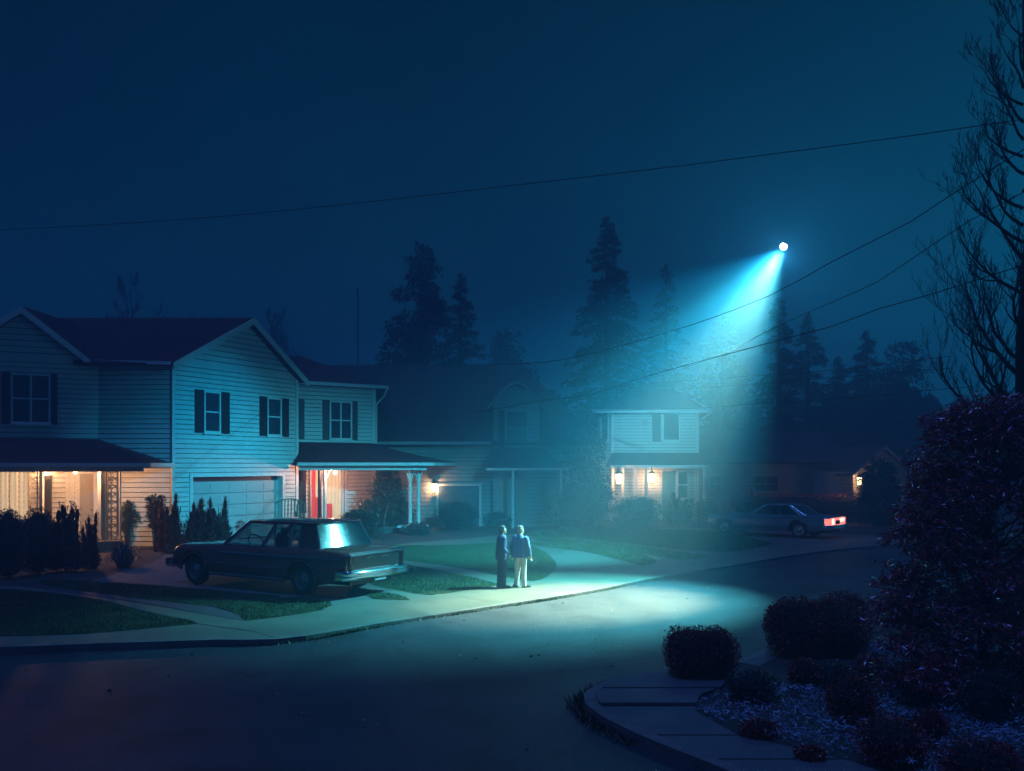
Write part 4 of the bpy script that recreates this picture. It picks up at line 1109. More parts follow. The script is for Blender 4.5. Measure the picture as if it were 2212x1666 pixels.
bush('bush', 985, 1158, 110, 62, 'mounded bush under the lantern by the white garage frame', n=7000, leaf=.1, lw=.045, m='leaf_dark', Y=47.5, seed=10)
bush('bush', 1075, 1150, 70, 40, 'low bush in front of the hazy house doors', n=3500, leaf=.1, lw=.045, m='leaf_dark', Y=47, seed=11)
cone_tree('broadleaf_tree', 1255, 50.5, 885, 120, 'leafy tree in the haze between the arched-dormer house and the pale house', 16000, .2, 'leaf_dark', round_=.35, lw=.09)
bush('hedge', 1245, 1145, 150, 85, 'wide rounded hedge in the teal haze right of the couple', n=9000, leaf=.12, lw=.05, m='leaf_dark', Y=48, seed=12)
bush('hedge', 1375, 1135, 120, 62, 'hedge below the two lanterns of the pale house', n=8000, leaf=.12, lw=.05, m='leaf_dark', Y=51, seed=13)
bush('bush', 1465, 1128, 70, 72, 'upright bush before the teal door of the pale house', n=4000, leaf=.12, lw=.04, m='leaf_dark', Y=51.5, seed=14, shape='upright')
bush('bush', 1525, 1125, 60, 60, 'loose flowering bush at the right end of the pale house porch', n=3500, leaf=.12, lw=.05, m='leaf_box', Y=50, seed=15)
spray('grass_clump', 1538, 1152, 34, 22, 'straw-coloured tuft of grass on the lawn before the blue car', 'straw', 60, 'plant', lean=1.1, bw=.05)
spray('grass_clump', 1470, 1146, 30, 12, 'small pale tuft at the edge of the far lawn', 'straw', 30, 'plant', lean=1.1, bw=.05)
bush('hedge', 1720, 1118, 320, 62, 'long clipped hedge under the windows of the dark bungalow', n=9000, leaf=.14, lw=.06, m='leaf_box', Y=54, depth=1.2, seed=16, shape='box')
cone_tree('broadleaf_tree', 1900, 50, 1000, 90, 'dark rounded tree in front of the small gabled house', 9000, .2, 'leaf_dark', round_=.25, lw=.08)
spray('shrub', 642, 1150, 30, 70, 'potted palm-like plant beside the garage corner', 'leaf_dark', 40, 'plant', lean=1.3, bw=.05, Y=42.5)
mb = MB(); c = Vector(((642-CX)/F*42.5, 42.3, 0)); mb.lathe(c, [(.2, 0), (.3, .02), (.36, .45), (.4, .5), (.34, .52)], 12)
tag(mb.build('plant_pot', M['pot'], org=c), 'terracotta pot holding the palm-like plant by the garage corner', 'pot')
bush('bush', 655, 1152, 70, 38, 'low bush catching warm light behind the brown car roof', n=3500, leaf=.14, lw=.03, m='straw', Y=41.5, seed=17)
# far trees
cone_tree('broadleaf_tree', 908, 64, 528, 210, 'tallest rounded dark tree on the skyline left of centre', 15000, .42, 'conifer', round_=.42)
spruce(995, 64, 588, 180, 'pointed conifer right of the tall rounded tree', 170, 3)
spruce(1310, 61, 466, 255, 'tall jagged spruce on the skyline above the beam', 230, 4)
spruce(1438, 63, 570, 160, 'smaller spruce right of the tall jagged spruce', 130, 5)
spruce(1682, 66, 640, 180, 'first spruce right of the beam', 150, 6)
spruce(1745, 68, 676, 170, 'second spruce right of the beam', 140, 7)
spruce(1872, 74, 712, 180, 'spruce standing behind the small gabled house', 150, 8)
cone_tree('broadleaf_tree', 1950, 76, 745, 190, 'rounded dark tree rightmost on the far skyline', 9000, .4, 'conifer', round_=.35)
cone_tree('broadleaf_tree', 1560, 74, 690, 160, 'rounded tree glowing through the beam behind the pale house', 9000, .4, 'conifer', round_=.35)
cone_tree('broadleaf_tree', 1100, 80, 720, 170, 'low rounded tree in the dark behind the cape house roof', 9000, .42, 'conifer', round_=.3)
spruce(1810, 80, 770, 150, 'squat spruce between the two pairs of skyline trees', 140, 9)

def woodland(n, y0, y1, hmax, k0):
    C = []; 
    for i in range(n):
        x = random.uniform(-85, 85); y = random.uniform(y0, y1); h = random.uniform(.55, 1)*hmax; w = h*.25
        k = k0; q = RN.random(k)**.8; a = RN.uniform(0, 2*pi, k); r = w*(1-q)**.5*RN.uniform(.5, 1.1, k)
        C.append(np.stack([x+np.cos(a)*r, y+np.sin(a)*r, h*(.08+.92*q)], 1))
    C = np.concatenate(C)
    return leaves(C, 1.1, .6)
poly_mesh('woodland', woodland(190, 80, 100, 12, 360), M['conifer'], k=4)['kind'] = 'stuff'

# bare tree
def bare(name, base, h, label, seed=1, mains=26, side=0.0, r0=.17, z_lo=.3, spread=1.0, twigs=True, lmax=3.4, dmin=.003, part_n=6):
    rr = random.Random(seed); t = thing(name, base, label, 'tree'); base = Vector(base)
    mb = MB(); tr = [base+Vector((.12*sin(i*1.1), .1*cos(i*.9)-.1, h*i/10)) for i in range(11)]
    mb.tube(tr, [r0*(1-i/10.8) for i in range(11)], 10); mb.build('trunk', M['bark'], t)
    parts = []
    def grow(mb, p, d, L_, r, lev):
        n = 7; pts = [p]; q = p.copy(); dd = d.copy(); rs = [r]
        for k in range(n):
            dd = (dd+Vector((rr.gauss(0, .13), rr.gauss(0, .13), .16+rr.gauss(0, .07)))).normalized()
            q = q+dd*L_/n; pts.append(q.copy()); rs.append(max(dmin, r*(1-(k+1)/n*.85)))
            if lev < 3 and k >= 1 and rr.random() < (.72 if lev < 2 else .6):
                for _ in range(1 if lev else 2):
                    s = Vector((rr.gauss(0, 1), rr.gauss(0, 1), rr.gauss(.2, .6))).normalized()
                    nd_ = (dd*.9+s*.75).normalized()
                    grow(mb, q, nd_, L_*rr.uniform(.3, .5), max(dmin, rs[-1]*.6), lev+1)
        mb.tube(pts, rs, 4 if lev else 6, cap=False)
    for i in range(mains):
        q = (i+.5)/mains; z = h*(z_lo+(.95-z_lo)*q); a = rr.uniform(0, 2*pi) if rr.random() > side else rr.uniform(pi*.7, pi*1.3)
        L_ = lmax*(1-q*.72)*rr.uniform(.75, 1.1)
        d = Vector((cos(a)*spread, sin(a)*spread, rr.uniform(.15, .9))).normalized()
        mb = MB(); grow(mb, tr[0].lerp(tr[-1], z/h), d, L_, r0*.25*(1-q*.6), 0)
        mb.build('limb', M['bark'], t)
    return t
bare('bare_tree', P(2212, 1000, 14.5)*1.0-Vector((0, 0, P(2212, 1000, 14.5).z)), 10.6, 'tall leafless tree with upswept branches at the right edge', 5, 26, .7, .19, .30, lmax=2.3)
bare('bare_tree', (P(285, 700, 86).x, 86, 0), 21, 'faint leafless tree behind the roof of the white house', 8, 20, 0, .25, .3, lmax=5.5, dmin=.018)
bare('bare_tree', (P(600, 700, 88).x, 88, 0), 18, 'faint leafless tree above the garage gable', 9, 16, 0, .22, .3, lmax=5, dmin=.018)
bare('bare_tree', (P(430, 700, 90).x, 90, 0), 17.5, 'faint low leafless tree between the two roof gables', 12, 14, 0, .22, .3, lmax=5, dmin=.018)
# burgundy leafy tree at the right
Yb = 13.2; base = Vector((P(2105, 1000, Yb).x, Yb, 0))
t = thing('burgundy_tree', base, 'broad burgundy-leaved tree glittering at the right edge', 'tree')
mb = MB(); rr = random.Random(3)
bl = []
prof = [(1560, 1930, 2330), (1480, 1900, 2340), (1400, 1885, 2340), (1320, 1888, 2340), (1240, 1900, 2340), (1160, 1915, 2340), (1080, 1945, 2340), (1000, 1975, 2330), (930, 2000, 2320), (890, 2050, 2300)]
for q_ in range(26):
    f = q_/25*(len(prof)-1); i_ = min(int(f), len(prof)-2); f -= i_
    py, xl, xr = [prof[i_][k]*(1-f)+prof[i_+1][k]*f for k in range(3)]
    z = max(.3, P(0, py, Yb).z); l = P(xl, py, Yb).x-base.x; r = P(xr, py, Yb).x-base.x
    for k in range(15):
        s = rr.uniform(.16, .36); q = rr.random(); x = l+s*.6+(r-l-1.2*s)*q**1.15
        y = rr.uniform(-.7, .4)*(.35+1.3*min(1, q*2.5)); bl.append(((x, y, z+rr.uniform(-.12, .12)), (s*1.35, s*1.2, s*.6)))
    bl.append(((l+rr.uniform(-.08, .3), rr.uniform(-.3, .1), z+rr.uniform(-.1, .2)), (.2, .15, .08)))
pts, dr = shell_pts(14500, bl, .8); k = pts[:, 2] > .05; pts = pts[k]; dr = dr[k]; B = np.array(base)
dr = dr*.6+np.array([0, 0, -.5])
sp = np.repeat(pts, 7, 0); sd = rnd_unit(len(sp))*np.array([1, 1, .6])+np.array([0, 0, -.25])+np.repeat(dr, 7, 0)*.35; sd /= np.linalg.norm(sd, axis=1)[:, None]
sp = sp+sd*.05*RN.uniform(.6, 1.3, (len(sp), 1))
poly_mesh('crown', leaves(sp+B, .1, .019, sd, .15), M['leaf_purple'], t, org=B, k=4)
mb.tube([base+Vector((.1, 0, 0)), base+Vector((.15, 0, 1.2)), base+Vector((.2, 0, 2.6)), base+Vector((.3, 0, 3.6))], [.09, .08, .05, .02], 8)
for b in bl[::6]: mb.tube([base+Vector((.15, 0, max(.3, b[0][2]-.9))), base+Vector(b[0])], [.02, .006], 4)
mb.build('trunk', M['bark'], t)
# foreground clipped shrubs
bush('clipped_bush', 1513, 1462, 152, 106, 'cube-clipped bush alone at the corner of the pavement', n=22000, leaf=.035, lw=.02, shape='box', m='leaf_box', seed=21)
bush('clipped_bush', 1720, 1416, 150, 128, 'large rounded clipped bush, left one of the merged pair', n=20000, leaf=.04, lw=.022, m='leaf_box', seed=22)
bush('clipped_bush', 1805, 1412, 165, 118, 'large rounded clipped bush in the middle of the merged mounds', n=20000, leaf=.04, lw=.022, m='leaf_box', seed=23)
bush('clipped_bush', 1822, 1385, 150, 108, 'farther clipped bush rising behind the merged mounds', n=14000, leaf=.04, lw=.022, m='leaf_box', seed=24)
small = [(1625, 1512, 120, 62, 'low dark mound at the left end of the silver bed'), (1738, 1490, 76, 70, 'small dark bush between the clipped mounds and the bed'),
         (1842, 1560, 130, 100, 'black shadowy bush in the middle of the silver bed'), (1800, 1490, 120, 60, 'wispy mound behind the black shadowy bush'),
         (1925, 1650, 170, 100, 'dark bush nearest the camera at the bottom edge'), (1640, 1590, 90, 32, 'flat dark cushion plant at the tip of the silver bed'),
         (1978, 1510, 60, 50, 'little round bush under the burgundy tree'), (2010, 1600, 80, 66, 'little bush right of the nearest dark bush'),
         (1880, 1480, 80, 70, 'ragged bush between the mounds and the burgundy tree'), (2140, 1560, 130, 120, 'dark bush at the foot of the leafless tree'), (1750, 1640, 60, 24, 'flat cushion plant by the lower pavement slab'), (2120, 1690, 200, 90, 'dark bush cut by the bottom right corner')]
for i, (a, b, c, d, e) in enumerate(small):
    bush('bush', a, b, c, d, e, n=5000, leaf=.045, lw=.018, m='leaf_box' if i % 3 else 'leaf_dark', seed=30+i)
# ---------------------------------------------------------------- utility pole, wires
pb = Vector((P(773, 700, 80).x, 80, 0)); t = thing('utility_pole', pb, 'thin utility pole rising behind the right wing roof', 'pole')
mb = MB(); mb.tube([pb, pb+Vector((0, 0, 18.6))], [.1, .06], 8); mb.build('pole', M['wood'], t)
mb = MB(); mb.tube([pb+Vector((0, -.1, 18.1)), pb+Vector((0, -.1, 18.4))], [.14, .14], 8); mb.build('insulator', M['wood'], t)
def wire(pts, Y0, Y1, r, label):
    """pts in the picture; depth runs from Y0 to Y1"""
    x0, x1 = pts[0][0], pts[-1][0]; w = [P(x, y, 1/((1-(x-x0)/(x1-x0))/Y0+((x-x0)/(x1-x0))/Y1)) for x, y in pts]
    w = densify(w, .8, False)
    mb = MB(); mb.tube(w, r, 5, cap=False); o = mb.build('power_line', M['wire'], org=w[0]); tag(o, label, 'cable')
wire([(-60, 499), (200, 487), (500, 466), (800, 436), (1106, 401), (1400, 367), (1700, 329), (2000, 289), (2300, 244)], 26, 15, .009, 'topmost cable crossing the whole sky')
wire([(740, 785), (900, 788), (1130, 786), (1250, 770), (1350, 745), (1500, 700), (1660, 640), (1795, 567), (1969, 478), (2063, 416), (2300, 268)], 44, 14, .009, 'cable sagging through the beam just below the searchlight')
wire([(1263, 856), (1334, 837), (1454, 803), (1560, 765), (1680, 705), (1795, 654), (1894, 610), (1959, 567), (2013, 530), (2093, 478), (2300, 370)], 40, 14.5, .009, 'steep cable above the twisted drop line')
wire([(826, 903), (1000, 893), (1068, 884), (1176, 865), (1265, 855), (1329, 836), (1400, 812), (1535, 775), (1700, 731), (1795, 706), (1900, 667), (2008, 637), (2078, 615), (2300, 545)], 42, 15, .01, 'twisted drop line running down to the cape house')
wire([(1263, 840), (1374, 831), (1590, 815), (1800, 800), (2050, 770)], 48, 30, .012, 'uppermost of three faint level cables in the beam')
wire([(1300, 850), (1450, 842), (1565, 834), (1690, 825), (1900, 808), (2060, 795)], 48, 30, .012, 'middle one of three faint level cables in the beam')
wire([(1180, 893), (1257, 889), (1504, 882), (1642, 871), (1800, 862), (2100, 835)], 46, 30, .014, 'lowest of three faint level cables, crossing the pale house')

n = 130; lx = RN.normal(0, 1, n)*6-1; ly = RN.uniform(11, 27, n)
lz = np.array([roadz(x, y) for x, y in zip(lx, ly)])
kp = ~inside(lx, ly, yard) & ~inside(lx, ly, corner); lx, ly, lz = lx[kp], ly[kp], lz[kp]; n = len(lx)
poly_mesh('fallen_leaves', leaves(np.stack([lx, ly, lz+.012], 1), .07, .045, np.stack([RN.normal(0, 1, n), RN.normal(0, 1, n), RN.normal(0, .12, n)], 1), .02), M['straw'], k=4)['kind'] = 'stuff'
# ---------------------------------------------------------------- garden bench with slatted back
bc = Vector((P(622, 1100, 39.5).x, 39.5, 0)); t = thing('garden_bench', bc, 'curved slat-backed bench in front of the garage door corner', 'bench')
mb = MB(); mb.box(bc+Vector((0, 0, .62)), (1.3, .45, .05)); mb.build('seat', M['wood'], t)
mb = MB(); n = 10
for i in range(n):
    q = -1+2*i/(n-1); x = .6*q; top_ = 1.84-.22*q*q
    mb.bar(bc+Vector((x,   .22, .64)), bc+Vector((x*1.05, .34, top_)), .05, .02)
mb.tube([bc+Vector((.66*q, .34, 1.85-.22*q*q)) for q in [i/5-1 for i in range(11)]], .03, 6); mb.build('backrest', M['wood'], t)
for sx in (-1, 1):
    for sy in (-1, 1):
        mb = MB(); mb.bar(bc+Vector((sx*.6, sy*.2, 0)), bc+Vector((sx*.6, sy*.2, .62)), .05, .05, up=(0, 1, 0)); mb.build('leg', M['wood'], t)
# drain cover
c = G(624, 1293); mb = MB(); mb.tube([c+Vector((0, 0, .04)), c+Vector((0, 0, .07))], [.22, .2], 20); tag(mb.build('utility_cover', M['concrete'], org=c), 'small pale round cover set in the lawn beside the brown car', 'cover')

# ---------------------------------------------------------------- cars
def car(name, label, S, loc, rz, p):
    t = thing(name, loc, label, 'car', rz=rz)
    V3 = lambda x, y, z: Vector((x*S, y*S, z*S))
    Lf, Lr = p['front'], p['rear']; R = p['R']; wf, wr = p['wf'], p['wr']; AR = R+.085
    xs = np.linspace(Lr, Lf, 76)
    def itp(tab, x):
        for (a, b), (c, d) in zip(tab, tab[1:]):
            if a <= x <= c: return b+(d-b)*(x-a)/(c-a+1e-9)
        return tab[0][1] if x < tab[0][0] else tab[-1][1]
    def zlow(x):
        z = p['sill']+.16*max(0, (Lr+.75-x)/.75)**1.3+.12*max(0, (x-Lf+.6)/.6)
        for w_ in (wf, wr):
            d = abs(x-w_)
            if d < AR: z = max(z, R+math.sqrt(AR*AR-d*d)*.94)
        return z
    fr = [0, .12, .3, .45, .6, .8, .93, 1.0]
    inw = [.05, .015, 0, .0, .012, .02, .045, .08]
    mb = MB(); rows = []
    for x in xs:
        zt = itp(p['top'], x); hw = itp(p['plan'], x); zl = zlow(x); prof = []
        for f, dn in zip(fr, inw): prof.append((hw-dn, zl+(zt-.03-zl)*f))
        prof += [(hw-.14, zt-.005), (hw*.5, zt+.012), (0, zt+.018)]
        rows.append([V3(x, y, z) for y, z in prof])
    n = len(rows[0]); base = len(mb.v)
    for s in (1, -1):
        b = len(mb.v)
        for r in rows: mb.v += [Vector((q.x, q.y*s, q.z)) for q in r]
        for i in range(len(rows)-1):
            for j in range(n-1):
                f = [b+i*n+j, b+(i+1)*n+j, b+(i+1)*n+j+1, b+i*n+j+1]
                mb.f.append(f if s < 0 else f[::-1]); mb.mi.append(0)
    for ri in (0, len(rows)-1):
        a = base+ri*n; b = base+len(rows)*n+ri*n
        mb.f.append([a+j for j in range(n)]+[b+j for j in range(n-1, -1, -1)]); mb.mi.append(0)
    body = mb.build('body', M[p['paint']], t, smooth=False)
    me = body.data
    me.polygons.foreach_set('use_smooth', [True]*len(me.polygons))
    md = body.modifiers.new('edges', 'EDGE_SPLIT'); md.split_angle = math.radians(32)
    # underbody and wheel wells
    mb = MB(); mb.box(V3((Lf+Lr)/2, 0, .36), V3(Lf-Lr-.3, 1.3, .2))
    for w_ in (wf, wr): mb.box(V3(w_, 0, .5), V3(2*AR+.06, 1.28, .42))
    mb.build('underbody', M['black'], t)
    # greenhouse
    g = p['gh']  # base front x, base rear x, roof front x, roof rear x, zb, zr, half base, half roof
    bf, br, rf_, rr_, zb, zr, hb, hr = g
    def gp(x_q, s, zq):   # x_q 0 front..1 rear ; zq 0 base..1 roof
        xb = bf+(br-bf)*x_q; xr = rf_+(rr_-rf_)*x_q
        return V3(xb+(xr-xb)*zq, s*(hb+(hr-hb)*zq), zb+(zr-zb)*zq)
    # roof panel
    mb = MB(); NX, NY = 10, 8; b0 = len(mb.v)
    for i in range(NX+1):
        for j in range(NY+1):
            q = i/NX; s = -1+2*j/NY; x = rf_+(rr_-rf_)*q
            e = 1-.04*(s*s); z = zr+.075*(1-s**4)*(1-(2*q-1)**6*.9)-.01
            mb.v.append(V3((x-(rf_+rr_)/2)*1.03*e+(rf_+rr_)/2, s*(hr+.012), z))
    for i in range(NX):
        for j in range(NY):
            a = b0+i*(NY+1)+j; mb.f.append([a, a+1, a+NY+2, a+NY+1]); mb.mi.append(0)
    # rim of roof
    for s in (-1, 1): mb.bar(gp(0, s, 1.0), gp(1, s, 1.0), .05*S, .05*S)
    mb.bar(gp(0, -1, 1), gp(0, 1, 1), .05*S, .05*S); mb.bar(gp(1, -1, 1), gp(1, 1, 1), .06*S, .05*S)
    mb.build('roof', M[p.get('roof', p['paint'])], t, smooth=True)
    mb = MB()
    for s in (-1, 1):
        for q0, wd in p['pillars']:
            mb.bar(gp(q0, s*1.004, -.02), gp(q0, s*1.004, 1.0), wd*S, .03*S, up=(0, 1, 0))
        mb.bar(gp(0, s, 0), gp(1, s, 0), .05*S, .05*S)
    mb.build('pillar', M[p['paint']], t)
    for s in (-1, 1):   # C panel
        q0, q1 = p['cpanel']; mb = MB(); o_ = Vector((0, s*.012*S, 0))
        mb.hexa([gp(q0, s, 0)+o_, gp(q1, s, 0)+o_, gp(q1, s*.94, 0), gp(q0, s*.94, 0)], [gp(q0, s, 1)+o_, gp(q1, s, 1)+o_, gp(q1, s*.94, 1), gp(q0, s*.94, 1)])
        mb.build('rear_quarter_panel', M[p.get('cmat', p['paint'])], t)
    # glass
    for s in (-1, 1):
        for q0, q1 in p['panes']:
            mb = MB(); mb.quad(gp(q0, s*.995, .04), gp(q1, s*.995, .04), gp(q1, s*.995, .95), gp(q0, s*.995, .95)); mb.build('side_window', M['carglass'], t)
            mb = MB()
            pts = [gp(q0, s*1.008, .03), gp(q1, s*1.008, .03), gp(q1, s*1.008, .95), gp(q0, s*1.008, .95)]
            for i in range(4): mb.bar(pts[i], pts[(i+1) % 4], .024*S, .02*S, up=(0, 1, 0))
            mb.build('window_trim', M['chrome'], t)
    def curved(q, name, trim):
        mb = MB(); n_ = 8; b0 = len(mb.v)
        off = (.08 if q == 0 else -.08)
        for i in range(n_+1):
            s = -1+2*i/n_
            for zq in (.02, .5, .97): 
                v = gp(q, s*.97, zq); v.x += off*(1-s*s)*S; mb.v.append(v)
        for i in range(n_):
            for j in range(2):
                a = b0+i*3+j; mb.f.append([a, a+3, a+4, a+1]); mb.mi.append(0)
        mb.build(name, M['rear_glass' if q else 'carglass'], t, smooth=True)
        mb = MB(); ring = []
        for i in range(n_+1): s = -1+2*i/n_; v = gp(q, s*.98, .0); v.x += off*(1-s*s)*S+.0; ring.append(v)
        for i in range(n_, -1, -1): s = -1+2*i/n_; v = gp(q, s*.98, .99); v.x += off*(1-s*s)*S; ring.append(v)
        ring.append(ring[0]); mb.tube(ring, .02*S, 6, cap=False); mb.build(name+'_trim', M['chrome'], t)
    curved(0, 'windscreen', 0); curved(1, 'rear_window', 1)
    # seats behind the glass
    for (xa, pale) in p['seats']:
        for s in (-1, 1):
            mb = MB(); mb.tube([V3(xa, s*.4, .86), V3(xa-.03, s*.4, 1.08), V3(xa-.07, s*.4, 1.2)], [(.07*S, .25*S), (.06*S, .23*S), (.04*S, .18*S)], 12)
            mb.tube([V3(xa-.06, s*.4, 1.17), V3(xa-.085, s*.4, 1.24), V3(xa-.1, s*.4, 1.33), V3(xa-.1, s*.4, 1.36)], [(.03*S, .06*S), (.045*S, .12*S), (.045*S, .11*S), (.02*S, .07*S)], 12)
            mb.build('seat', M[pale], t, smooth=True)
    mb = MB(); mb.tube([V3(.45+.12*sin(a_), .4+.19*cos(a_), 1.02+.16*sin(a_)) for a_ in [i*pi/10 for i in range(21)]], .014*S, 6, cap=False); mb.build('steering_wheel', M['black'], t)
    # trim lines on the body
    hwm = p['plan']
    def side_line(z, x0, x1, r, m_, drop=0):
        for s in (-1, 1):
            mb = MB(); pts = []
            for i in range(13):
                x = x0+(x1-x0)*i/12; hw = itp(hwm, x)
                pts.append(V3(x, s*(hw-.004), z-drop*i/12))
            mb.tube(pts, [r*1.6*S]*13, 5); mb.build('side_trim', M[m_], t)
    for a in p['lines']: side_line(*a)
    # wheels
    for wx in (wf, wr):
        for s in (-1, 1):
            c = V3(wx, s*(p['track']), R); A_ = Vector((0, s, 0))
            mb = MB(); wd = .1*S
            prof = [(R*.62, -wd), (R*.9, -wd), (R*.985, -wd*.7), (R, 0), (R*.985, wd*.7), (R*.9, wd), (R*.62, wd)]
            nn = 28; b0 = len(mb.v)
            for r, o_ in prof:
                for k in range(nn):
                    a = 2*pi*k/nn; mb.v.append(c+A_*o_+Vector((cos(a)*r*S, 0, sin(a)*r*S)))
            for i in range(len(prof)-1):
                for k in range(nn): mb.f.append([b0+i*nn+k, b0+i*nn+(k+1) % nn, b0+(i+1)*nn+(k+1) % nn, b0+(i+1)*nn+k]); mb.mi.append(0)
            ty = mb.build('wheel', M['rubber'], t, smooth=True)
            mb = MB(); prof = [(R*.64, .8), (R*.6, .95), (R*.56, .62), (R*.42, .5), (R*.4, .78), (R*.26, .9), (R*.24, 1.0), (R*.1, 1.12), (.001, 1.14)]; b0 = len(mb.v)
            for r, o_ in prof:
                for k in range(nn):
                    a = 2*pi*k/nn; mb.v.append(c+A_*o_*wd+Vector((cos(a)*r*S, 0, sin(a)*r*S)))
            for i in range(len(prof)-1):
                for k in range(nn): mb.f.append([b0+i*nn+k, b0+i*nn+(k+1) % nn, b0+(i+1)*nn+(k+1) % nn, b0+(i+1)*nn+k]); mb.mi.append(0)
            mb.build('hubcap', M['hub'], ty, smooth=True)
            # chrome lip on the arch
            mb = MB(); pts = []
            for i in range(15):
                a = pi*(.03+.94*i/14); x = wx+cos(a)*AR; z = R+sin(a)*AR*.94
                pts.append(V3(x, s*(itp(hwm, x)-.02), max(z, p['sill'])))
            mb.tube(pts, .014*S, 5); mb.build('arch_trim', M[p.get('arch', 'hub')], t)
    # bumpers
    def bumper(x, sgn, zc, hgt):
        mb = MB(); hw = .99; pts = []
        for i in range(17):
            s = -1+2*i/16; cx = x+sgn*(.1*(1-s**4)); pts.append((cx, s*hw))
        pts = [(x-sgn*.28, -hw*1.0)]+pts+[(x-sgn*.28, hw*1.0)]
        lay = [(-.5, -.02), (-.4, .03), (-.05, .05), (0, .03), (.08, .055), (.42, .05), (.5, 0)]
        b0 = len(mb.v)
        for cx, y in pts:
            for f, o_ in lay:
                yy = y+(.03 if y > .9 else -.03 if y < -.9 else 0)*1
                mb.v.append(V3(cx+sgn*o_, yy, zc+hgt*f))
        m_ = len(lay)
        for i in range(len(pts)-1):
            for j in range(m_-1): mb.f.append([b0+i*m_+j, b0+(i+1)*m_+j, b0+(i+1)*m_+j+1, b0+i*m_+j+1]); mb.mi.append(0)
        o = mb.build('bumper', M['chrome'], t, smooth=True); return o
    bumper(Lr-.02, -1, p['bz'], p['bh']); bumper(Lf+.02, 1, p['bz'], p['bh'])
    # door seams and handles
    mb = MB()
    for s in (-1, 1):
        for x in p['seams']:
            hw = itp(hwm, x); mb.bar(V3(x, s*(hw-.005), max(zlow(x), .3)), V3(x, s*(hw-.028), p['gh'][4]-.06), .012*S, .02*S, up=(0, 1, 0))
    mb.build('door_seam', M['black'], t)
    for x in p['handles']:
        for s in (-1, 1):
            hw = itp(hwm, x); mb = MB(); mb.bar(V3(x-.08, s*(hw-.02), p['hz']), V3(x+.08, s*(hw-.02), p['hz']), .03*S, .025*S); mb.build('door_handle', M['chrome'], t)
    p['rearfn'](t, V3, p)
    # front end: grille and headlights
    mb = MB(); mb.box(V3(Lf+.01, 0, .68), V3(.03, 1.1, .2))
    for i in range(7): mb.box(V3(Lf+.03, 0, .6+i*.027), V3(.015, 1.08, .008))
    mb.build('grille', M['hub'], t)
    for s in (-1, 1):
        mb = MB(); mb.tube([V3(Lf-.05, s*.7, .69), V3(Lf+.03, s*.7, .69)], .1*S, 14); mb.build('headlight', M['plate'], t)
    return t
PL = [(-2.72, .93), (-2.5, .975), (-1.5, .99), (0, .99), (1.8, .97), (2.4, .94), (2.72, .88)]
def rear1(t, V3, p):
    x = p['rear']
    mb = MB(); mb.box(V3(x-.02, 0, .75), V3(.03, 1.62, .29)); mb.build('tail_panel', M['black'], t)
    mb = MB(); r = [V3(x-.035, -.86, .57), V3(x-.035, -.84, .9), V3(x-.035, .84, .9), V3(x-.035, .86, .57)]
    mb.tube(r+[r[0]], .03*p['S'], 6, cap=False); mb.bar(V3(x-.03, -.9, .935), V3(x-.03, .9, .935), .04*p['S'], .05*p['S']); mb.bar(V3(x-.045, -.55, .6), V3(x-.045, .55, .6), .02*p['S'], .02*p['S']); mb.build('tail_trim', M['chrome'], t)
    for s in (-1, 1):
        mb = MB(); mb.box(V3(x-.03, s*.79, .75), V3(.04, .1, .27)); mb.build('tail_light', M['dark_lens'], t)
        mb = MB(); mb.box(V3(x+.12, s*.945, .6), V3(.16, .05, .07)); mb.build('side_marker', M['red_lens'], t)
        mb = MB(); mb.box(V3(p['front']-.16, s*.925, .62), V3(.12, .05, .05)); mb.build('side_marker', M['amber'], t)
        # emblems: small clusters of marks
        mb = MB()
        for k in range(4): mb.box(V3(x-.045, s*.22+(k-1.5)*.06, .82+.012*((k*7) % 3)), V3(.01, .03, .03))
        mb.build('emblem', M['chrome'], t)
    mb = MB(); mb.box(V3(x-.11, 0, .42), V3(.02, .36, .16)); pl = mb.build('number_plate', M['plate'], t)
    mb = MB()
    for k in range(5): mb.box(V3(x-.124, -.12+k*.06, .42), V3(.006, .03, .08))
    mb.build('plate_mark', M['black'], pl)
    mb = MB(); pts = [V3(x+.35-.02*i*i*.12, -.62-.0*i, .95+.0+i*.115) for i in range(10)]
    mb.tube(pts, [.012*p['S']-.0008*i for i in range(10)], 5); mb.build('antenna', M['chrome'], t)
    # dashboard mirror, seats silhouettes omitted by the dark glass
CARP = dict(front=2.72, rear=-2.72, R=.345, wf=1.9, wr=-1.47, sill=.27, S=CAR_S,
    top=[(-2.72, .93), (-2.62, .965), (-1.9, 1.0), (-.5, .985), (1.0, .975), (1.6, .96), (2.5, .91), (2.66, .87), (2.72, .8)], plan=PL, paint='carpaint', roof='carpaint',
    gh=(1.0, -1.92, .28, -1.66, .96, 1.5, .84, .69), pillars=[(0, .06), (.42, .075)], cpanel=(.8, 1.0), cmat='vinyl',
    panes=[(.03, .40), (.44, .69), (.705, .79)], lines=[(.82, .98, -2.6, .011, 'chrome', -.0), (.33, 1.33, -1.0, .012, 'hub', 0), (.56, 1.2, -.95, .008, 'hub', 0)],
    track=.82, seats=[(-.35, 'seat'), (-1.35, 'seat')], bz=.49, bh=.19, seams=[.95, -.4, -1.45], handles=[-.22, -1.25], hz=.88, rearfn=rear1)
car('parked_car', 'dark brown chrome-trimmed sedan parked in the drive, its tail toward the street', CAR_S, CAR_LOC, CAR_RZ, CARP)
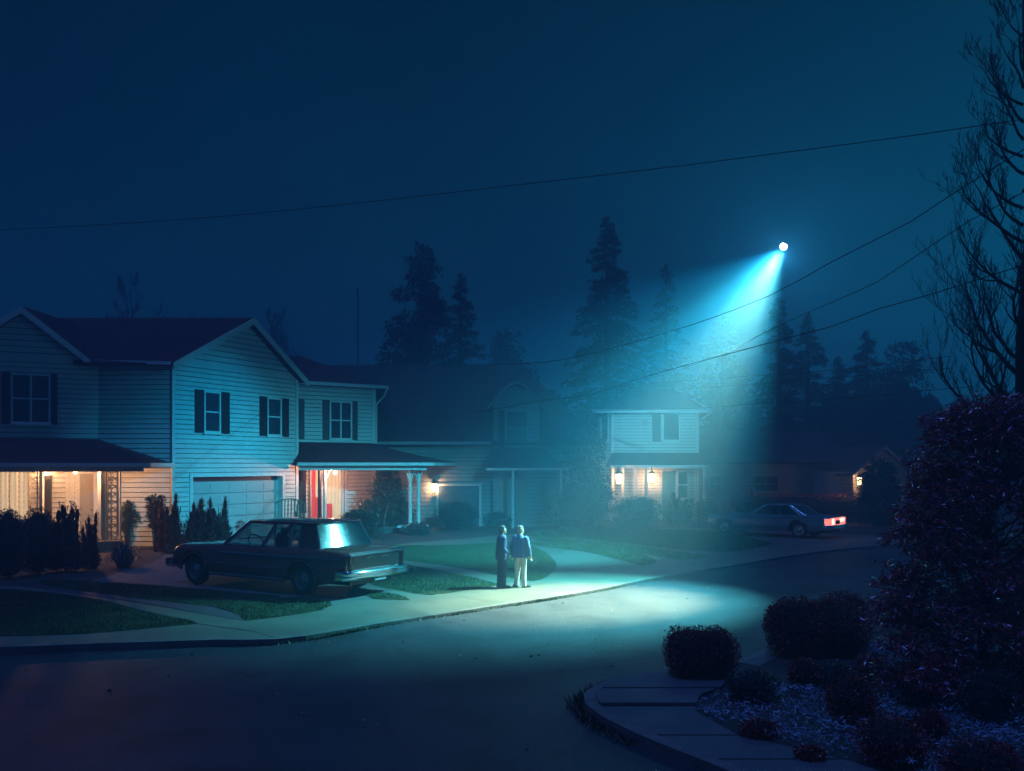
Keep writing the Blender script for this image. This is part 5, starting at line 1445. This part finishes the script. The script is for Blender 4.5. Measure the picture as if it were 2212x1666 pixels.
def rear2(t, V3, p):
    x = p['rear']
    mb = MB(); mb.box(V3(x-.015, 0, .71), V3(.04, 1.72, .3)); o = mb.build('tail_panel', M['tail_lit'], t); o['label'] = 'full-width glowing red tail light band'
    mb = MB(); mb.box(V3(x-.04, .5, .72), V3(.02, .24, .24)); mb.build('reversing_light', M['tail_white'], t)
    mb = MB(); mb.box(V3(x-.045, 0, .68), V3(.02, .44, .16)); mb.build('number_plate', M['black'], t)
    mb = MB(); mb.box(V3(x-.04, -.5, .76), V3(.02, .5, .15)); mb.build('reversing_light', M['tail_white'], t)
    for s in (-1, 1):
        mb = MB(); mb.box(V3(x+.06, s*.93, .71), V3(.18, .05, .26)); mb.build('tail_light', M['tail_lit'], t)
    mb = MB(); r = [V3(x-.03, -.9, .55), V3(x-.03, -.88, .88), V3(x-.03, .88, .88), V3(x-.03, .9, .55)]; mb.tube(r+[r[0]], .015, 6, cap=False); mb.build('tail_trim', M['chrome'], t)
CARP2 = dict(CARP); CARP2.update(S=CAR2_S, seats=[(-.2, 'interior')], paint='carpaint2', roof='carpaint2', gh=(.75, -1.75, .1, -1.0, .93, 1.36, .83, .64), pillars=[(0, .05)], cpanel=(.93, 1.0), cmat='carpaint2',
    panes=[(.03, .55), (.56, .92)], seams=[.8, -.6], handles=[-.45], rearfn=rear2, lines=[(.9, 2.4, -2.5, .01, 'chrome', 0), (.3, 1.33, -1.0, .01, 'hub', 0)],
    top=[(-2.72, .88), (-2.62, .92), (-1.9, .95), (-.5, .945), (1.0, .94), (1.6, .93), (2.5, .88), (2.66, .84), (2.72, .78)])
car('parked_car', 'blue-black coupe with glowing red tail band parked by the dark bungalow', CAR2_S, CAR2_LOC, CAR2_RZ, CARP2)
# ---------------------------------------------------------------- people
def remesh(o, v, smooth=True):
    m = o.modifiers.new('surface', 'REMESH'); m.mode = 'VOXEL'; m.voxel_size = v; m.use_smooth_shade = smooth
    s = o.modifiers.new('relax', 'SMOOTH'); s.factor = .6; s.iterations = 4
def rings(mb, lst, n=18):
    """lst: (center, rx, ry, yaw)"""
    b = len(mb.v)
    for c, rx, ry in lst:
        for k in range(n):
            a = 2*pi*k/n; mb.v.append(Vector(c)+Vector((cos(a)*rx, sin(a)*ry, 0)))
    for i in range(len(lst)-1):
        for k in range(n): mb.f.append([b+i*n+k, b+i*n+(k+1) % n, b+(i+1)*n+(k+1) % n, b+(i+1)*n+k]); mb.mi.append(0)
    mb.f.append([b+k for k in range(n)][::-1]); mb.mi.append(0)
    e = b+(len(lst)-1)*n; mb.f.append([e+k for k in range(n)]); mb.mi.append(0)
def person(loc, rz, label, p):
    """local frame: faces +x, left is +y, height 1.72 before scale"""
    S = p['S']; t = thing('person', loc, label, 'person', p.get('group'), rz=rz)
    body = MB()
    V = Vector
    headc = V((.03+p.get('hlean', 0), 0, 1.60))
    hr = Matrix.Rotation(p.get('hyaw', 0), 3, 'Z') @ Matrix.Rotation(p.get('hpitch', 0), 3, 'Y')
    def hp_(x, y, z): return headc+hr @ V((x, y, z))
    # head with face
    body.ell(hp_(0, 0, .02), (.092, .073, .108), 16, 12, hr)
    body.ell(hp_(.03, 0, -.05), (.066, .056, .07), 14, 10, hr)
    body.tube([hp_(.09, 0, .02), hp_(.118, 0, -.025)], [.01, .016], 8)      # nose
    for s in (-1, 1):
        body.ell(hp_(-.005, s*.08, -.005), (.018, .01, .03), 8, 6, hr)      # ears
        body.ell(hp_(.075, s*.033, .035), (.02, .022, .01), 8, 6, hr)       # brows
        body.ell(hp_(.06, s*.04, -.025), (.03, .022, .022), 8, 6, hr)       # cheeks
    body.ell(hp_(.086, 0, -.062), (.012, .024, .007), 8, 5, hr); body.ell(hp_(.08, 0, -.095), (.02, .024, .018), 8, 6, hr)
    body.tube([V((-.02, 0, 1.42)), headc+V((-.01, 0, -.06))], [.062, .055], 12)
    rings(body, [((0, 0, .86), .10, .16), ((0, 0, .98), .105, .165), ((0, 0, 1.12), .1, .15), ((0, 0, 1.3), .11, .18), ((0, 0, 1.40), .09, .17), ((0, 0, 1.45), .06, .09)])
    hips = {}
    for s in (-1, 1):
        k = 0 if s < 0 else 1
        kn, an = V(p['knee'][k]), V(p['ankle'][k])
        body.tube([V((0, s*.085, .9)), kn, an], [.085, .055, .038], 12)
        body.tube([an, an+V((0, 0, -.05))], [.038, .035], 10)
        toe = V((cos(p['foot'][k]), sin(p['foot'][k]), 0))
        body.tube([an+V((0, 0, -.05))-toe*.04, an+V((0, 0, -.055))+toe*.16], [.035, .028], 10)
        sh = V((0, s*.185, 1.385)); el, wr = V(p['elbow'][k]), V(p['wrist'][k])
        body.tube([sh, el, wr], [.052, .042, .028], 12)
        # hand: palm, four fingers, thumb
        d = (wr-el).normalized(); side = V(p['palm'][k]).normalized(); side = (side-d*side.dot(d)).normalized(); nrm = d.cross(side)
        body.tube([wr, wr+d*.04, wr+d*.085], [(.024, .024), (.034, .02), (.036, .016)], 10)
        for f in range(4):
            o_ = side*(.030-.020*f); l = [.072, .08, .075, .058][f]; cur = .25+.1*f
            b = wr+d*.08+o_; m1 = b+(d*cos(cur)+nrm*sin(cur)*s*-1)*l*.5; m2 = m1+(d*cos(cur*2.2)+nrm*sin(cur*2.2)*s*-1)*l*.5
            body.tube([b, m1, m2], [.0095, .009, .0075], 7)
        b = wr+d*.03+side*.03; body.tube([b, b+(d*.6+side*.8).normalized()*.035, b+(d*.9+side*.45).normalized()*.07], [.012, .011, .009], 7)
    for v in body.v: v *= S
    o = body.build('body', M['skin'], t); remesh(o, .0065*S)
    # trousers
    tr = MB()
    rings(tr, [((0, 0, .80), .12, .165), ((0, 0, .9), .125, .178), ((0, 0, 1.0), .118, .172), ((0, 0, 1.06), .112, .165)])
    for k, s in enumerate((-1, 1)):
        kn, an = V(p['knee'][k]), V(p['ankle'][k])
        tr.tube([V((0, s*.088, .92)), V((0, s*.088, .92)).lerp(kn, .5), kn, kn.lerp(an, .5), an+V((0, 0, .02)), an+V((.004, 0, -.055))], [.105, .096, .08, .072, .07, .075], 14)
    for v in tr.v: v *= S
    o = tr.build('trousers', M[p['trouser']], t); remesh(o, .012*S)
    # shoes
    for k in range(2):
        an = V(p['ankle'][k]); an.z = 0; f = p['foot'][k]; toe = V((cos(f), sin(f), 0)); R_ = Matrix.Rotation(f, 3, 'Z')
        sh = MB(); sh.ell(an+toe*.03+V((0, 0, .045)), (.085, .045, .045), 12, 8, R_); sh.ell(an+toe*.12+V((0, 0, .035)), (.085, .05, .035), 12, 8, R_); sh.box(an+toe*.06+V((0, 0, .012)), (.25, .08, .022), rot=R_)
        for v in sh.v: v *= S
        sh.build('shoe', M['shoe'], t, smooth=True)
    # jacket
    c = MB(); hem = p['hem']; fl = p.get('flare', 1.0)
    rings(c, [((0, 0, hem), .15*fl, .215*fl), ((0, 0, hem+.02), .152*fl, .217*fl), ((.01, 0, hem+.15), .15*fl, .205*fl), ((.0, 0, 1.12), .145, .195), ((0, 0, 1.28), .145, .215), ((-.005, 0, 1.385), .12, .205), ((-.01, 0, 1.435), .085, .12), ((-.01, 0, 1.475), .07, .075)])
    for k, s in enumerate((-1, 1)):
        sh = V((0, s*.19, 1.375)); el, wr = V(p['elbow'][k]), V(p['wrist'][k])
        c.tube([sh+V((0, -s*.05, .02)), sh, sh.lerp(el, .5), el, el.lerp(wr, .5), wr-(wr-el).normalized()*.01], [.07, .078, .07, .064, .056, .05], 12)
    # folds
    rr = random.Random(p['seed'])
    for i in range(16):
        a = rr.uniform(0, 2*pi); r1 = .150*fl; x, y = cos(a)*r1, sin(a)*r1*1.42
        c.tube([V((x, y, hem+.01)), V((x*.97, y*.96, hem+.25)), V((x*.85, y*.87, hem+.5))], [.02, .014, .006], 6)
    for v in c.v: v *= S
    o = c.build('jacket', M[p['coat']], t); remesh(o, .011*S)
    # collar and shirt front
    sh = MB(); sh.tube([V((.0, 0, 1.45)), V((.005, 0, 1.485))], [(.062, .062), (.06, .06)], 14); sh.tube([V((.118, 0, 1.36)), V((.07, 0, 1.46))], [.022, .03], 8)
    for v in sh.v: v *= S
    sh.build('shirt_collar', M['cream'], t)
    # hair
    h = MB()
    h.ell(hp_(-.018, 0, .04), (.094, .08, .104), 16, 12, hr)
    h.ell(hp_(-.05, 0, -.02), (.058, .072, .088), 14, 10, hr)
    for i in range(24):
        a = rr.uniform(-2.3, 2.3)+pi; e = rr.uniform(0, 1.3); q = hp_(-.018+cos(a)*cos(e)*.1, sin(a)*cos(e)*.086, .04+sin(e)*.105)
        h.ell(q, (.022, .022, .016), 6, 5)
    for v in h.v: v *= S
    o = h.build('hair', M[p['hairm']], t); remesh(o, .009*S)
    for s in (-1, 1):
        e = MB(); e.ell(hp_(.088, s*.032, .014)*S, (.012*S,)*3, 8, 6); e.build('eye', M['black'], t, smooth=True)
    return t
# man at the left: side-on, facing right
g1 = G(1084, 1270); g1.z = .004
person(g1, math.radians(20), 'person in navy jacket and dark trousers, left one of the standing pair', dict(S=PS, seed=1,
    knee=[(.03, -.085, .48), (-.01, .09, .48)], ankle=[(.02, -.1, .09), (-.06, .08, .09)], foot=[-.15, .1],
    elbow=[(-.05, -.24, 1.12), (-.03, .24, 1.12)], wrist=[(.15, -.11, .93), (.16, .08, .93)], palm=[(0, 1, .2), (0, -1, .2)],
    trouser='navy_trouser', coat='navy', hem=.78, flare=1.06, hairm='hair', hyaw=.15, hpitch=-.2))
g2 = G(1124, 1269); g2.z = .004
person(g2, math.radians(62), 'person in bright blue jacket and cream trousers, right one of the pair', dict(S=PS*.995, seed=2,
    knee=[(.01, -.1, .48), (.02, .1, .48)], ankle=[(0, -.12, .09), (0, .12, .09)], foot=[-.7, .9],
    elbow=[(-.03, -.27, 1.13), (-.02, .27, 1.13)], wrist=[(.04, -.285, .88), (.05, .28, .88)], palm=[(1, 0, 0), (1, 0, 0)],
    trouser='cream', coat='denim', hem=.84, flare=1.14, hairm='hair_light', hyaw=-.25, hpitch=-.22))
GR = {'house': 'houses along the street', 'person': 'pair standing on the pavement', 'parked_car': 'parked cars', 'wall_lantern': 'wall lanterns of the houses',
      'porch_bulb': 'bare bulbs under the porch roofs', 'power_line': 'overhead cables', 'conifer_tree': 'conifers on the skyline', 'broadleaf_tree': 'rounded dark trees behind the street',
      'bare_tree': 'leafless trees', 'clipped_bush': 'clipped bushes at the near corner', 'hedge': 'hedges before the far houses', 'grass_clump': 'grassy tufts', 'shrub_tree': 'evergreens by the right porch', 'shrub': 'loose shrubs by the house'}
for o in bpy.data.objects:
    if o.parent is None and 'category' in o and 'group' not in o:
        k = o.name.split('.')[0]
        if k == 'bush': o['group'] = 'bushes of the near planting bed' if o.location.y < 20 else 'bushes in front of the houses'
        elif k in GR: o['group'] = GR[k]
for o in bpy.data.objects:
    if 'o_' in o: del o['o_']
